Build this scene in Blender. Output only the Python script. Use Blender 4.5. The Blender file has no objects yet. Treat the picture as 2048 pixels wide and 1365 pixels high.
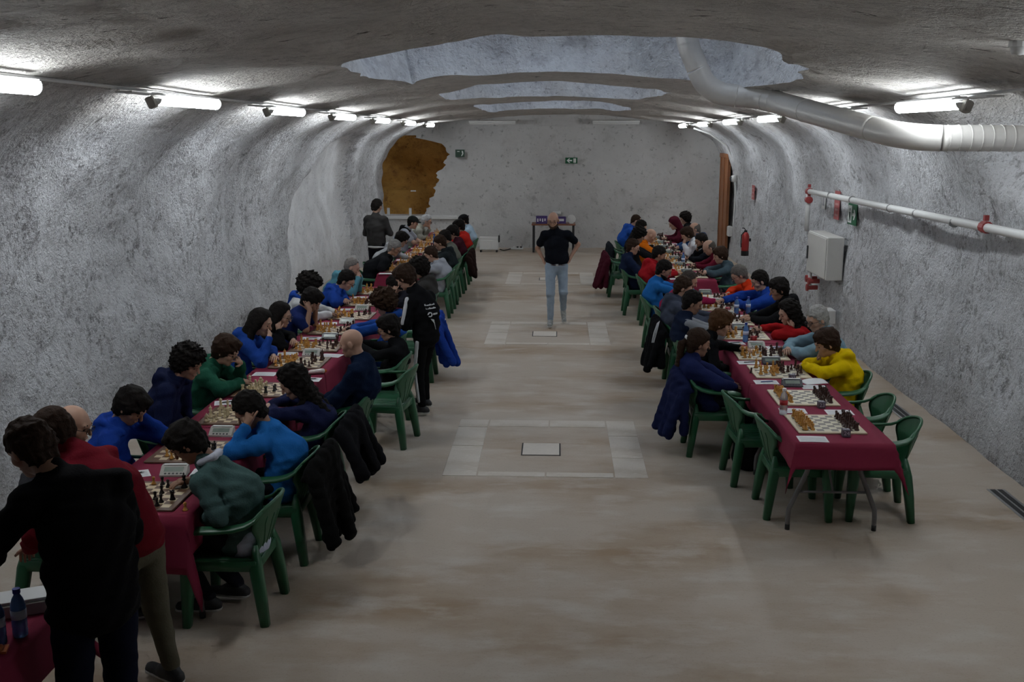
import bpy, math, random
import numpy as np
from mathutils import Vector, Matrix

# ------------------------------------------------------------------ camera, world, exposure
SC = bpy.context.scene
COL = SC.collection
cam_data = bpy.data.cameras.new('camera')
cam = bpy.data.objects.new('camera', cam_data)
COL.objects.link(cam)
cam_data.sensor_width = 36.0
cam_data.lens = 36.0 * 2060.0 / 2048.0
cam_data.clip_end = 200
cam.location = (0.0, 0.0, 2.93)
cam.rotation_euler = (math.radians(90 - 11.377), 0.0, math.radians(2.48))
SC.camera = cam

world = bpy.data.worlds.new('world')
SC.world = world
world.use_nodes = True
bg = world.node_tree.nodes['Background']
bg.inputs[0].default_value = (0.74, 0.85, 1.0, 1)
bg.inputs[1].default_value = 0.95

vs = SC.view_settings
vs.view_transform = 'Standard'
vs.look = 'None'
vs.gamma = 1.0
vs.use_curve_mapping = False
vs.exposure = 0.0
cy = SC.cycles
cy.max_bounces = 5
cy.diffuse_bounces = 3
cy.glossy_bounces = 2
cy.transmission_bounces = 5
cy.transparent_max_bounces = 4
cy.caustics_reflective = False
cy.caustics_refractive = False
cy.adaptive_threshold = 0.1
cy.adaptive_min_samples = 12
cy.sample_clamp_indirect = 4.0
TUBE_STRENGTH = 33.0          # the LED battens, the room's own lamps

rng = random.Random(7)

# ------------------------------------------------------------------ materials
def new_mat(name):
    m = bpy.data.materials.new(name)
    m.use_nodes = True
    return m, m.node_tree, m.node_tree.nodes['Principled BSDF']

def mat(name, col, rough=0.6, metal=0.0, var=0.12, scale=30.0, bump=0.0, spec=0.5, emit=0.0, trans=0.0, bscale=None):
    m, nt, b = new_mat(name)
    b.inputs['Roughness'].default_value = rough
    b.inputs['Metallic'].default_value = metal
    b.inputs['Specular IOR Level'].default_value = spec
    if trans:
        b.inputs['Transmission Weight'].default_value = trans
        b.inputs['IOR'].default_value = 1.33
    if emit:
        b.inputs['Emission Color'].default_value = (*col, 1)
        b.inputs['Emission Strength'].default_value = emit
    tc = nt.nodes.new('ShaderNodeTexCoord')
    nz = nt.nodes.new('ShaderNodeTexNoise')
    nz.inputs['Scale'].default_value = scale
    nz.inputs['Detail'].default_value = 4
    nt.links.new(tc.outputs['Object'], nz.inputs['Vector'])
    mx = nt.nodes.new('ShaderNodeMix'); mx.data_type = 'RGBA'
    mx.inputs[6].default_value = (*[max(0, c * (1 - var)) for c in col], 1)
    mx.inputs[7].default_value = (*[min(1, c * (1 + var)) for c in col], 1)
    nt.links.new(nz.outputs['Fac'], mx.inputs[0])
    nt.links.new(mx.outputs[2], b.inputs['Base Color'])
    if bump:
        bp = nt.nodes.new('ShaderNodeBump')
        bp.inputs['Strength'].default_value = bump
        bp.inputs['Distance'].default_value = 0.01
        if bscale:
            n2 = nt.nodes.new('ShaderNodeTexNoise'); n2.inputs['Scale'].default_value = bscale
            n2.inputs['Detail'].default_value = 5
            nt.links.new(tc.outputs['Object'], n2.inputs['Vector'])
            nt.links.new(n2.outputs['Fac'], bp.inputs['Height'])
        else:
            nt.links.new(nz.outputs['Fac'], bp.inputs['Height'])
        nt.links.new(bp.outputs['Normal'], b.inputs['Normal'])
    return m

MATS = {}
def cloth(col):
    key = ('cloth',) + tuple(round(c, 3) for c in col)
    if key not in MATS:
        MATS[key] = mat('fabric', col, rough=0.95, var=0.18, scale=14, bump=0.35, spec=0.06, bscale=90)
    return MATS[key]
def skin(col):
    key = ('skin',) + tuple(col)
    if key not in MATS:
        MATS[key] = mat('skin', col, rough=0.5, var=0.10, scale=25, spec=0.35)
    return MATS[key]
def hairm(col):
    key = ('hair',) + tuple(col)
    if key not in MATS:
        MATS[key] = mat('hair', col, rough=0.7, var=0.5, scale=60, bump=0.7, spec=0.10)
    return MATS[key]

def rock_mat(name, light, mid, dark, blot=0.9, fine=9.0, bump=0.9, crack=0.0, dirt=0.42, bare=None):
    """limewashed excavated rock: pale wash over darker stone, pits and stains"""
    m, nt, b = new_mat(name)
    N, L = nt.nodes, nt.links
    b.inputs['Roughness'].default_value = 0.82
    b.inputs['Specular IOR Level'].default_value = 0.25
    tc = N.new('ShaderNodeTexCoord')
    def noise(sc, det=8, rough=0.6, dist=0.0, vec=None):
        n = N.new('ShaderNodeTexNoise')
        n.inputs['Scale'].default_value = sc; n.inputs['Detail'].default_value = det
        n.inputs['Roughness'].default_value = rough; n.inputs['Distortion'].default_value = dist
        L.new(vec or tc.outputs['Object'], n.inputs['Vector'])
        return n
    def ramp(src, p0, p1, c0=(0, 0, 0, 1), c1=(1, 1, 1, 1)):
        r = N.new('ShaderNodeValToRGB')
        r.color_ramp.elements[0].position = p0; r.color_ramp.elements[1].position = p1
        r.color_ramp.elements[0].color = c0; r.color_ramp.elements[1].color = c1
        L.new(src, r.inputs[0]); return r
    def mix(fac, a, bcol):
        x = N.new('ShaderNodeMix'); x.data_type = 'RGBA'
        L.new(fac, x.inputs[0])
        for s, v in ((6, a), (7, bcol)):
            if isinstance(v, tuple): x.inputs[s].default_value = (*v, 1)
            else: L.new(v, x.inputs[s])
        return x.outputs[2]
    big = noise(blot, 4, 0.62, 0.4)
    med = noise(fine, 5, 0.70, 0.15)
    pit = noise(fine * 3.1, 3, 0.65, 0.0)
    c = mix(ramp(big.outputs['Fac'], 0.40, 0.66).outputs[0], light, mid)
    f1 = ramp(med.outputs['Fac'], dirt - 0.02, dirt + 0.12, (1, 1, 1, 1), (0, 0, 0, 1))
    clus = noise(2.3, 3, 0.6, 0.3)
    fc = ramp(clus.outputs['Fac'], 0.36, 0.66)
    mm = N.new('ShaderNodeMath'); mm.operation = 'MULTIPLY'
    L.new(f1.outputs[0], mm.inputs[0]); L.new(fc.outputs[0], mm.inputs[1])
    c = mix(mm.outputs[0], c, dark)
    f3 = ramp(pit.outputs['Fac'], 0.30, 0.40, (1, 1, 1, 1), (0, 0, 0, 1))
    m3 = N.new('ShaderNodeMath'); m3.operation = 'MULTIPLY'
    L.new(f3.outputs[0], m3.inputs[0]); m3.inputs[1].default_value = 0.7
    c = mix(m3.outputs[0], c, tuple(v * 0.6 for v in dark))
    if bare:
        # the limewash stops short of the crown of the vault, where the bare stone shows
        sx = N.new('ShaderNodeSeparateXYZ'); L.new(tc.outputs['Object'], sx.inputs[0])
        wn = N.new('ShaderNodeMath'); wn.operation = 'MULTIPLY_ADD'; wn.inputs[1].default_value = 0.55
        L.new(big.outputs['Fac'], wn.inputs[0]); L.new(sx.outputs['Z'], wn.inputs[2])
        wf = N.new('ShaderNodeMapRange'); wf.inputs[1].default_value = 3.16; wf.inputs[2].default_value = 3.62
        L.new(wn.outputs[0], wf.inputs[0])
        bb_ = mix(ramp(big.outputs['Fac'], 0.35, 0.65).outputs[0], bare, tuple(v * 0.78 for v in bare))
        f1b = N.new('ShaderNodeMath'); f1b.operation = 'MULTIPLY'; f1b.inputs[1].default_value = 0.4
        L.new(f1.outputs[0], f1b.inputs[0])
        bb_ = mix(f1b.outputs[0], bb_, tuple(v * 0.5 for v in bare))
        c = mix(wf.outputs[0], c, bb_)
    if crack:
        mp = N.new('ShaderNodeMapping'); mp.inputs['Scale'].default_value = (1.0, 2.6, 2.0)
        L.new(tc.outputs['Object'], mp.inputs['Vector'])
        cr = noise(3.4, 5, 0.74, 0.2, mp.outputs['Vector'])
        f4 = ramp(cr.outputs['Fac'], 0.335, 0.375, (1, 1, 1, 1), (0, 0, 0, 1))
        m4 = N.new('ShaderNodeMath'); m4.operation = 'MULTIPLY'
        L.new(f4.outputs[0], m4.inputs[0]); m4.inputs[1].default_value = crack
        c = mix(m4.outputs[0], c, (0.035, 0.025, 0.018))
    L.new(c, b.inputs['Base Color'])
    ad = N.new('ShaderNodeMath'); ad.operation = 'ADD'
    L.new(med.outputs['Fac'], ad.inputs[0])
    hm = N.new('ShaderNodeMath'); hm.operation = 'MULTIPLY'; hm.inputs[1].default_value = 0.5
    L.new(pit.outputs['Fac'], hm.inputs[0]); L.new(hm.outputs[0], ad.inputs[1])
    bp = N.new('ShaderNodeBump'); bp.inputs['Strength'].default_value = bump; bp.inputs['Distance'].default_value = 0.06
    L.new(ad.outputs[0], bp.inputs['Height']); L.new(bp.outputs['Normal'], b.inputs['Normal'])
    return m

M = {}
M['wall'] = rock_mat('limewashed_rock_wall', (0.70, 0.705, 0.73), (0.56, 0.56, 0.575), (0.25, 0.245, 0.25), fine=11.0, bump=1.0, bare=(0.64, 0.60, 0.555), crack=0.0, dirt=0.40)
M['ceil'] = rock_mat('vault_rock', (0.70, 0.705, 0.73), (0.56, 0.56, 0.575), (0.25, 0.245, 0.25), fine=11.0, bump=1.0, bare=(0.64, 0.60, 0.555), crack=0.85, dirt=0.40)
M['shaft'] = rock_mat('skylight_shaft_plaster', (0.77, 0.78, 0.80), (0.66, 0.67, 0.70), (0.50, 0.50, 0.53), fine=6.0, bump=1.0)
M['bay'] = rock_mat('smoother_bay_plaster', (0.74, 0.745, 0.76), (0.66, 0.66, 0.67), (0.36, 0.355, 0.36), fine=16.0, bump=0.35, dirt=0.34)
M['back'] = rock_mat('smoothed_plaster_wall', (0.60, 0.595, 0.59), (0.52, 0.515, 0.51), (0.42, 0.415, 0.41), blot=0.6, fine=2.6, bump=0.35, dirt=0.36)
M['ochre'] = rock_mat('ochre_cave_rock', (0.42, 0.22, 0.05), (0.30, 0.15, 0.03), (0.16, 0.07, 0.015), fine=2.5, bump=0.6)

def floor_mat(name, base, stain, pale, s=1.0):
    m, nt, b = new_mat(name)
    N, L = nt.nodes, nt.links
    tc = N.new('ShaderNodeTexCoord')
    def nz(sc, det=6, vec=None, rough=0.6):
        n = N.new('ShaderNodeTexNoise'); n.inputs['Scale'].default_value = sc; n.inputs['Detail'].default_value = det
        n.inputs['Roughness'].default_value = rough
        L.new(vec or tc.outputs['Object'], n.inputs['Vector']); return n
    mp = N.new('ShaderNodeMapping'); mp.inputs['Scale'].default_value = (0.7, 1.5, 1)
    L.new(tc.outputs['Object'], mp.inputs['Vector'])
    a = nz(0.75 * s, 7, mp.outputs['Vector']); a2 = nz(2.7 * s, 8, mp.outputs['Vector']); a3 = nz(60, 4)
    def rp(src, p0, p1):
        r = N.new('ShaderNodeValToRGB'); r.color_ramp.elements[0].position = p0; r.color_ramp.elements[1].position = p1
        L.new(src, r.inputs[0]); return r.outputs[0]
    def mix(fac, x, y):
        q = N.new('ShaderNodeMix'); q.data_type = 'RGBA'; L.new(fac, q.inputs[0])
        for sck, v in ((6, x), (7, y)):
            if isinstance(v, tuple): q.inputs[sck].default_value = (*v, 1)
            else: L.new(v, q.inputs[sck])
        return q.outputs[2]
    c = mix(rp(a.outputs['Fac'], 0.46, 0.68), base, stain)
    c = mix(rp(a2.outputs['Fac'], 0.50, 0.74), c, pale)
    sm = N.new('ShaderNodeMath'); sm.operation = 'MULTIPLY'; sm.inputs[1].default_value = 0.35
    L.new(rp(a3.outputs['Fac'], 0.55, 0.75), sm.inputs[0])
    c = mix(sm.outputs[0], c, tuple(v * 0.7 for v in stain))
    L.new(c, b.inputs['Base Color'])
    rr = N.new('ShaderNodeMapRange'); rr.inputs[3].default_value = 0.34; rr.inputs[4].default_value = 0.6
    L.new(a2.outputs['Fac'], rr.inputs[0]); L.new(rr.outputs[0], b.inputs['Roughness'])
    b.inputs['Specular IOR Level'].default_value = 0.4
    bp = N.new('ShaderNodeBump'); bp.inputs['Strength'].default_value = 0.08; bp.inputs['Distance'].default_value = 0.01
    L.new(a3.outputs['Fac'], bp.inputs['Height']); L.new(bp.outputs['Normal'], b.inputs['Normal'])
    return m
M['floor'] = floor_mat('worn_stone_floor', (0.49, 0.415, 0.34), (0.355, 0.25, 0.16), (0.57, 0.52, 0.46))
M['slab'] = floor_mat('travertine_slab', (0.62, 0.56, 0.49), (0.50, 0.43, 0.35), (0.68, 0.63, 0.57), 3.0)
M['hatch'] = mat('hatch_stone', (0.66, 0.60, 0.53), 0.5, var=0.1, scale=20)
M['black'] = mat('black_plastic', (0.012, 0.012, 0.013), 0.45)
M['dgrey'] = mat('dark_grey_metal', (0.06, 0.062, 0.065), 0.45, 0.6)
M['tube'] = mat('grey_leg_tube', (0.17, 0.165, 0.17), 0.45, 0.4)
M['steel'] = mat('steel', (0.5, 0.5, 0.5), 0.35, 0.9)
M['whitep'] = mat('white_plastic', (0.72, 0.72, 0.71), 0.45, var=0.04)
M['whitem'] = mat('white_metal', (0.70, 0.70, 0.69), 0.5, var=0.06)
M['duct'] = mat('painted_spiral_duct', (0.62, 0.60, 0.57), 0.35, 0.2, var=0.05)
M['cream'] = mat('cream_cabinet', (0.62, 0.61, 0.58), 0.5, var=0.04)
M['redp'] = mat('red_paint', (0.42, 0.03, 0.03), 0.4)
M['redv'] = mat('red_valve', (0.33, 0.05, 0.05), 0.5)
M['green'] = mat('green_chair_plastic', (0.018, 0.105, 0.045), 0.38, var=0.10, scale=6, spec=0.5)
M['clothm'] = mat('maroon_tablecloth', (0.225, 0.021, 0.052), 0.8, var=0.08, scale=8, bump=0.12, spec=0.2, bscale=220)
M['tabletop'] = mat('grey_tabletop', (0.55, 0.55, 0.53), 0.5)
M['paper'] = mat('white_paper', (0.80, 0.80, 0.80), 0.8, var=0.02)
M['ink'] = mat('printed_lines', (0.35, 0.35, 0.38), 0.8)
M['pen'] = mat('blue_pen', (0.02, 0.03, 0.18), 0.35)
M['penk'] = mat('black_pen', (0.01, 0.012, 0.012), 0.35)
M['clock'] = mat('grey_clock_shell', (0.42, 0.40, 0.36), 0.45)
M['clockd'] = mat('dark_clock_shell', (0.03, 0.033, 0.04), 0.4)
M['lcd'] = mat('clock_display', (0.20, 0.24, 0.20), 0.25)
M['maple'] = mat('maple_squares', (0.68, 0.55, 0.36), 0.4, var=0.08, scale=18)
M['walnut'] = mat('walnut_squares', (0.13, 0.065, 0.032), 0.4, var=0.15, scale=18)
M['wframe'] = mat('walnut_board_frame', (0.14, 0.075, 0.042), 0.4, var=0.2, scale=9)
M['cframe'] = mat('cream_board_frame', (0.64, 0.55, 0.38), 0.45, var=0.06)
M['csq'] = mat('cream_squares', (0.70, 0.64, 0.48), 0.45, var=0.05)
M['gsq'] = mat('grey_brown_squares', (0.17, 0.14, 0.115), 0.45, var=0.1)
M['amber'] = mat('amber_wood_piece', (0.55, 0.26, 0.05), 0.3, var=0.2, scale=25)
M['pale'] = mat('pale_boxwood_piece', (0.66, 0.55, 0.34), 0.35, var=0.15, scale=25)
M['darkp'] = mat('dark_rosewood_piece', (0.045, 0.014, 0.009), 0.3, var=0.25, scale=25)
M['blackp'] = mat('ebonised_piece', (0.010, 0.008, 0.008), 0.32, var=0.25, scale=25)
M['cube'] = mat('slate_number_cube', (0.10, 0.085, 0.11), 0.5)
M['cubered'] = mat('red_number_cube', (0.38, 0.02, 0.03), 0.5)
M['digit'] = mat('pale_digits', (0.55, 0.53, 0.58), 0.6)
M['wood'] = mat('brown_door_wood', (0.27, 0.10, 0.035), 0.5, var=0.3, scale=5)
M['deskwood'] = mat('brown_desk_wood', (0.20, 0.075, 0.04), 0.45, var=0.2, scale=5)
M['signg'] = mat('green_sign', (0.005, 0.10, 0.04), 0.4, var=0.03)
M['signdg'] = mat('dark_green_sign', (0.008, 0.045, 0.022), 0.4, var=0.03)
M['signw'] = mat('white_pictogram', (0.75, 0.78, 0.75), 0.5, var=0.02)
M['signr'] = mat('red_sign', (0.40, 0.10, 0.10), 0.5)
M['bottleb'] = mat('blue_bottle_plastic', (0.20, 0.42, 0.90), 0.15, var=0.05, trans=0.6)
M['bottlec'] = mat('clear_bottle_plastic', (0.88, 0.91, 0.95), 0.10, var=0.01, trans=0.72)
M['capb'] = mat('blue_cap', (0.015, 0.04, 0.30), 0.4)
M['signbar'] = mat('faded_sign_print', (0.50, 0.28, 0.27), 0.6)
M['capw'] = mat('white_cap', (0.75, 0.75, 0.75), 0.4)
M['labelr'] = mat('red_label', (0.55, 0.04, 0.05), 0.5)
M['labelb'] = mat('pale_label', (0.55, 0.60, 0.75), 0.5)
M['white'] = mat('white_print', (0.75, 0.75, 0.76), 0.7, var=0.03)
M['eye'] = mat('eye_dark', (0.03, 0.022, 0.018), 0.2)
M['lens'] = mat('spectacle_frame', (0.015, 0.013, 0.013), 0.3)
M['sole'] = mat('shoe_sole', (0.55, 0.55, 0.53), 0.6)
M['shoek'] = mat('black_shoe', (0.015, 0.015, 0.017), 0.6)
M['shoeg'] = mat('grey_shoe', (0.30, 0.31, 0.30), 0.6, var=0.75, scale=30)
M['orange'] = mat('orange_wrapper', (0.55, 0.12, 0.01), 0.35, var=0.5, scale=40)
M['wrap'] = mat('pale_wrapper', (0.62, 0.52, 0.50), 0.3, var=0.35, scale=30)
M['purple'] = mat('purple_box', (0.06, 0.03, 0.16), 0.5, var=0.5, scale=25)
m, nt, b = new_mat('lit_diffuser')
b.inputs['Base Color'].default_value = (0.9, 0.9, 0.9, 1)
b.inputs['Emission Color'].default_value = (0.90, 0.96, 1.0, 1)
b.inputs['Emission Strength'].default_value = TUBE_STRENGTH
M['diffuser'] = m
m, nt, b = new_mat('clear_pane')
b.inputs['Base Color'].default_value = (0.95, 0.97, 0.96, 1)
b.inputs['Roughness'].default_value = 0.03
b.inputs['Transmission Weight'].default_value = 1.0
b.inputs['IOR'].default_value = 1.1
M['glass'] = m

# ------------------------------------------------------------------ mesh helpers
class MB:
    def __init__(self):
        self.v = []; self.f = []
    def add(self, vs_, fs_):
        n = len(self.v); self.v.extend([tuple(p) for p in vs_]); self.f.extend([tuple(i + n for i in f) for f in fs_]); return self
    def box(self, x0, x1, y0, y1, z0, z1, bev=0.0):
        if bev > 0:
            b_ = min(bev, (x1 - x0) / 2.01, (y1 - y0) / 2.01, (z1 - z0) / 2.01)
            ring = lambda i, z: [(x0 + i + 0, y0 + i + b_ - b_, z)]
            def rr(ins, z):
                a0, a1, c0, c1 = x0 + ins, x1 - ins, y0 + ins, y1 - ins
                return [(a0 + b_, c0, z), (a1 - b_, c0, z), (a1, c0 + b_, z), (a1, c1 - b_, z), (a1 - b_, c1, z), (a0 + b_, c1, z), (a0, c1 - b_, z), (a0, c0 + b_, z)]
            rings = [rr(b_, z0), rr(0, z0 + b_), rr(0, z1 - b_), rr(b_, z1)]
            return self.loft(rings, True, True)
        p = [(x0, y0, z0), (x1, y0, z0), (x1, y1, z0), (x0, y1, z0), (x0, y0, z1), (x1, y0, z1), (x1, y1, z1), (x0, y1, z1)]
        return self.add(p, [(0, 3, 2, 1), (4, 5, 6, 7), (0, 1, 5, 4), (1, 2, 6, 5), (2, 3, 7, 6), (3, 0, 4, 7)])
    def loft(self, rings, cap0=True, cap1=True, closed=True):
        n = len(rings[0]); vs_ = [p for r in rings for p in r]; fs_ = []
        for i in range(len(rings) - 1):
            for j in range(n if closed else n - 1):
                k = (j + 1) % n
                fs_.append((i * n + j, i * n + k, (i + 1) * n + k, (i + 1) * n + j))
        if cap0: fs_.append(tuple(reversed(range(n))))
        if cap1: fs_.append(tuple((len(rings) - 1) * n + j for j in range(n)))
        return self.add(vs_, fs_)
    def lathe(self, prof, n=12, c=(0, 0, 0)):
        rings = []
        for r, z in prof:
            rings.append([(c[0] + r * math.cos(2 * math.pi * j / n), c[1] + r * math.sin(2 * math.pi * j / n), c[2] + z) for j in range(n)])
        return self.loft(rings)
    def tube(self, pts, r, n=8, cap=True, sq=None):
        """tube along points; r number or list; sq=(a,b) gives a rectangular section"""
        P = [Vector(p) for p in pts]
        R = r if isinstance(r, (list, tuple)) else [r] * len(P)
        rings = []
        up0 = None
        for i, p in enumerate(P):
            t = (P[min(i + 1, len(P) - 1)] - P[max(i - 1, 0)]).normalized()
            if up0 is None:
                up0 = Vector((0, 0, 1)) if abs(t.z) < 0.9 else Vector((1, 0, 0))
            s = t.cross(up0).normalized(); u = s.cross(t).normalized(); up0 = u
            if sq:
                a_, b_ = sq[0] * R[i], sq[1] * R[i]
                rings.append([p + s * a_ * q[0] + u * b_ * q[1] for q in ((1, .5), (.7, 1), (-.7, 1), (-1, .5), (-1, -.5), (-.7, -1), (.7, -1), (1, -.5))])
            else:
                rings.append([p + s * R[i] * math.cos(2 * math.pi * j / n) + u * R[i] * math.sin(2 * math.pi * j / n) for j in range(n)])
        return self.loft(rings, cap, cap)
    def grid(self, fn, nu, nv, thick=None):
        """surface fn(u,v) -> point, u,v in 0..1; thick offsets a back sheet along the normal"""
        G = [[Vector(fn(i / nu, j / nv)) for j in range(nv + 1)] for i in range(nu + 1)]
        base = len(self.v)
        W = nv + 1
        self.v.extend([tuple(p) for r in G for p in r])
        self.f.extend([(base + i * W + j, base + (i + 1) * W + j, base + (i + 1) * W + j + 1, base + i * W + j + 1) for i in range(nu) for j in range(nv)])
        if thick:
            b2 = len(self.v)
            for i in range(nu + 1):
                for j in range(nv + 1):
                    du = G[min(i + 1, nu)][j] - G[max(i - 1, 0)][j]; dv = G[i][min(j + 1, nv)] - G[i][max(j - 1, 0)]
                    nn = du.cross(dv)
                    nn = nn.normalized() if nn.length > 1e-9 else Vector((0, 0, 1))
                    self.v.append(tuple(G[i][j] - nn * thick))
            self.f.extend([(b2 + i * W + j, b2 + i * W + j + 1, b2 + (i + 1) * W + j + 1, b2 + (i + 1) * W + j) for i in range(nu) for j in range(nv)])
            for i in range(nu):
                self.f.append((base + i * W, b2 + i * W, b2 + (i + 1) * W, base + (i + 1) * W))
                self.f.append((base + i * W + nv, base + (i + 1) * W + nv, b2 + (i + 1) * W + nv, b2 + i * W + nv))
            for j in range(nv):
                self.f.append((base + j, base + j + 1, b2 + j + 1, b2 + j))
                self.f.append((base + nu * W + j, b2 + nu * W + j, b2 + nu * W + j + 1, base + nu * W + j + 1))
        return self
    def mesh(self, name, material, smooth=False, angle=None):
        me = bpy.data.meshes.new(name)
        me.from_pydata(self.v, [], self.f)
        if material: me.materials.append(material)
        if smooth:
            me.polygons.foreach_set('use_smooth', [True] * len(me.polygons))
        me.update()
        return me

def np_mesh(name, V, Fq, material, smooth=True):
    me = bpy.data.meshes.new(name)
    nq = len(Fq)
    me.vertices.add(len(V)); me.vertices.foreach_set('co', np.asarray(V, np.float32).ravel())
    me.loops.add(nq * 4); me.loops.foreach_set('vertex_index', np.asarray(Fq, np.int32).ravel())
    me.polygons.add(nq); me.polygons.foreach_set('loop_start', np.arange(nq, dtype=np.int32) * 4)
    if smooth: me.polygons.foreach_set('use_smooth', np.ones(nq, dtype=bool))
    if material: me.materials.append(material)
    me.update(calc_edges=True); me.validate()
    return me

def link(name, data, parent=None, loc=(0, 0, 0), rot=(0, 0, 0)):
    o = bpy.data.objects.new(name, data); COL.objects.link(o)
    o.location = loc; o.rotation_euler = rot
    if parent: o.parent = parent
    return o
def obj(name, mb, material, parent=None, loc=(0, 0, 0), rot=(0, 0, 0), smooth=False):
    return link(name, mb.mesh(name, material, smooth), parent, loc, rot)
def tag(o, label, cat, group=None, kind=None):
    o['label'] = label; o['category'] = cat
    if group: o['group'] = group
    if kind: o['kind'] = kind
    return o
def thing(name, label, cat, loc=(0, 0, 0), rz=0.0, group=None):
    o = link(name, None, None, loc, (0, 0, rz)); o.empty_display_size = 0.05
    return tag(o, label, cat, group)
def struct(o, label=None):
    o['kind'] = 'structure'
    if label: o['label'] = label
    return o
LETTERS = {}
def text_mesh(body, size, depth=0.0008):
    if (body, size) not in LETTERS:
        cu = bpy.data.curves.new('lettering', 'FONT'); cu.body = body; cu.size = size; cu.align_x = 'CENTER'; cu.align_y = 'CENTER'
        cu.extrude = depth; cu.resolution_u = 2
        tmp = bpy.data.objects.new('lettering', cu); COL.objects.link(tmp)
        me = bpy.data.meshes.new_from_object(tmp.evaluated_get(bpy.context.evaluated_depsgraph_get()))
        bpy.data.objects.remove(tmp); bpy.data.curves.remove(cu)
        LETTERS[(body, size)] = me
    return LETTERS[(body, size)]
def text(body, size, material, parent, loc, rot):
    me = text_mesh(body, size)
    if not me.materials: me.materials.append(material)
    return link('lettering', me, parent, loc, rot)
for _n in ('24', '23', '22', '21', '20', '18', '17'):
    text_mesh(_n, 0.044); text_mesh(_n, 0.036)

# value noise, vectorised
def _hash(i, j, k, seed):
    h = (i * 374761393 + j * 668265263 + k * 2147483647 + seed * 144665) & 0x7fffffff
    h = (h ^ (h >> 13)) * 1274126177 & 0x7fffffff
    h = (h ^ (h >> 16)) & 0x7fffffff
    return (h % 100003) / 100003.0
def vnoise(P, scale, seed=0):
    Q = np.asarray(P, np.float64) * scale
    I = np.floor(Q).astype(np.int64); Fr = Q - I; Fr = Fr * Fr * (3 - 2 * Fr)
    out = 0
    for dx in (0, 1):
        for dy in (0, 1):
            for dz in (0, 1):
                w = (Fr[..., 0] if dx else 1 - Fr[..., 0]) * (Fr[..., 1] if dy else 1 - Fr[..., 1]) * (Fr[..., 2] if dz else 1 - Fr[..., 2])
                out = out + w * _hash(I[..., 0] + dx, I[..., 1] + dy, I[..., 2] + dz, seed)
    return out * 2 - 1
# ------------------------------------------------------------------ the vaulted room
Y0R, Y1R = -3.2, 27.05
PROF = np.array([(-4.15, -0.06), (-4.20, 0.45), (-4.26, 1.1), (-4.28, 1.75), (-4.17, 2.3), (-3.90, 2.80), (-3.48, 3.11), (-3.05, 3.29),
                 (-2.0, 3.46), (-1.0, 3.58), (0.0, 3.63), (1.0, 3.58), (2.0, 3.46), (2.98, 3.29), (3.42, 3.11), (3.80, 2.80), (4.02, 2.3),
                 (4.10, 1.75), (4.07, 1.1), (4.0, 0.45), (3.96, -0.06)])
def cr_spline(P, n):
    """evenly spaced points on a Catmull-Rom spline through P"""
    pts = []
    Q = np.vstack([2 * P[0] - P[1], P, 2 * P[-1] - P[-2]])
    for i in range(1, len(Q) - 2):
        for t in np.linspace(0, 1, 40, endpoint=False):
            a, b_, c, d = Q[i - 1], Q[i], Q[i + 1], Q[i + 2]
            pts.append(0.5 * ((2 * b_) + (-a + c) * t + (2 * a - 5 * b_ + 4 * c - d) * t * t + (-a + 3 * b_ - 3 * c + d) * t ** 3))
    pts.append(P[-1]); pts = np.array(pts)
    L = np.concatenate([[0], np.cumsum(np.linalg.norm(np.diff(pts, axis=0), axis=1))])
    s = np.linspace(0, L[-1], n)
    return np.stack([np.interp(s, L, pts[:, 0]), np.interp(s, L, pts[:, 1])], 1)
NT = 266
prof = cr_spline(PROF, NT)
pn = np.gradient(prof, axis=0); pn = np.stack([-pn[:, 1], pn[:, 0]], 1); pn /= np.linalg.norm(pn, axis=1)[:, None]
pn = -pn                                                  # points into the room
mid = NT // 2
if pn[mid, 1] > 0: pn = -pn
NY = int((Y1R - Y0R) / 0.055)
ysv = np.linspace(Y0R, Y1R, NY)
HOLES = [(-1.85, 2.05, 7.7, 11.4), (-1.62, 1.5, 13.5, 17.1), (-1.55, 1.4, 19.4, 22.9)]
iz = np.arange(NT)
X = np.repeat(prof[:, 0][:, None], NY, 1); Z = np.repeat(prof[:, 1][:, None], NY, 1); Yg = np.repeat(ysv[None, :], NT, 0)
NX = np.repeat(pn[:, 0][:, None], NY, 1); NZ = np.repeat(pn[:, 1][:, None], NY, 1)
far = np.clip((Yg - 9) / 18.0, 0, 1)
X = X * (1 + 0.055 * far); Z = np.where(Z > 2.5, Z - 0.16 * far * (Z - 2.5), Z)
P3 = np.stack([X, Yg, Z], -1)
wallness = np.clip((3.15 - Z) / 0.8, 0, 1)
D = ((vnoise(P3, 0.45, 1) * 0.10 + vnoise(P3, 1.1, 2) * 0.06) * (0.55 + 0.45 * wallness) + vnoise(P3, 2.7, 3) * 0.035 * (0.4 + 0.6 * wallness)
     + vnoise(P3, 5.2, 4) * 0.026 * (0.3 + 0.7 * wallness))
D *= np.clip((Z + 0.2) / 0.8, 0.3, 1)
D *= 1 - 0.8 * np.exp(-((np.abs(X) - 3.05) / 0.38) ** 2) * (Z > 2.9)
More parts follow.
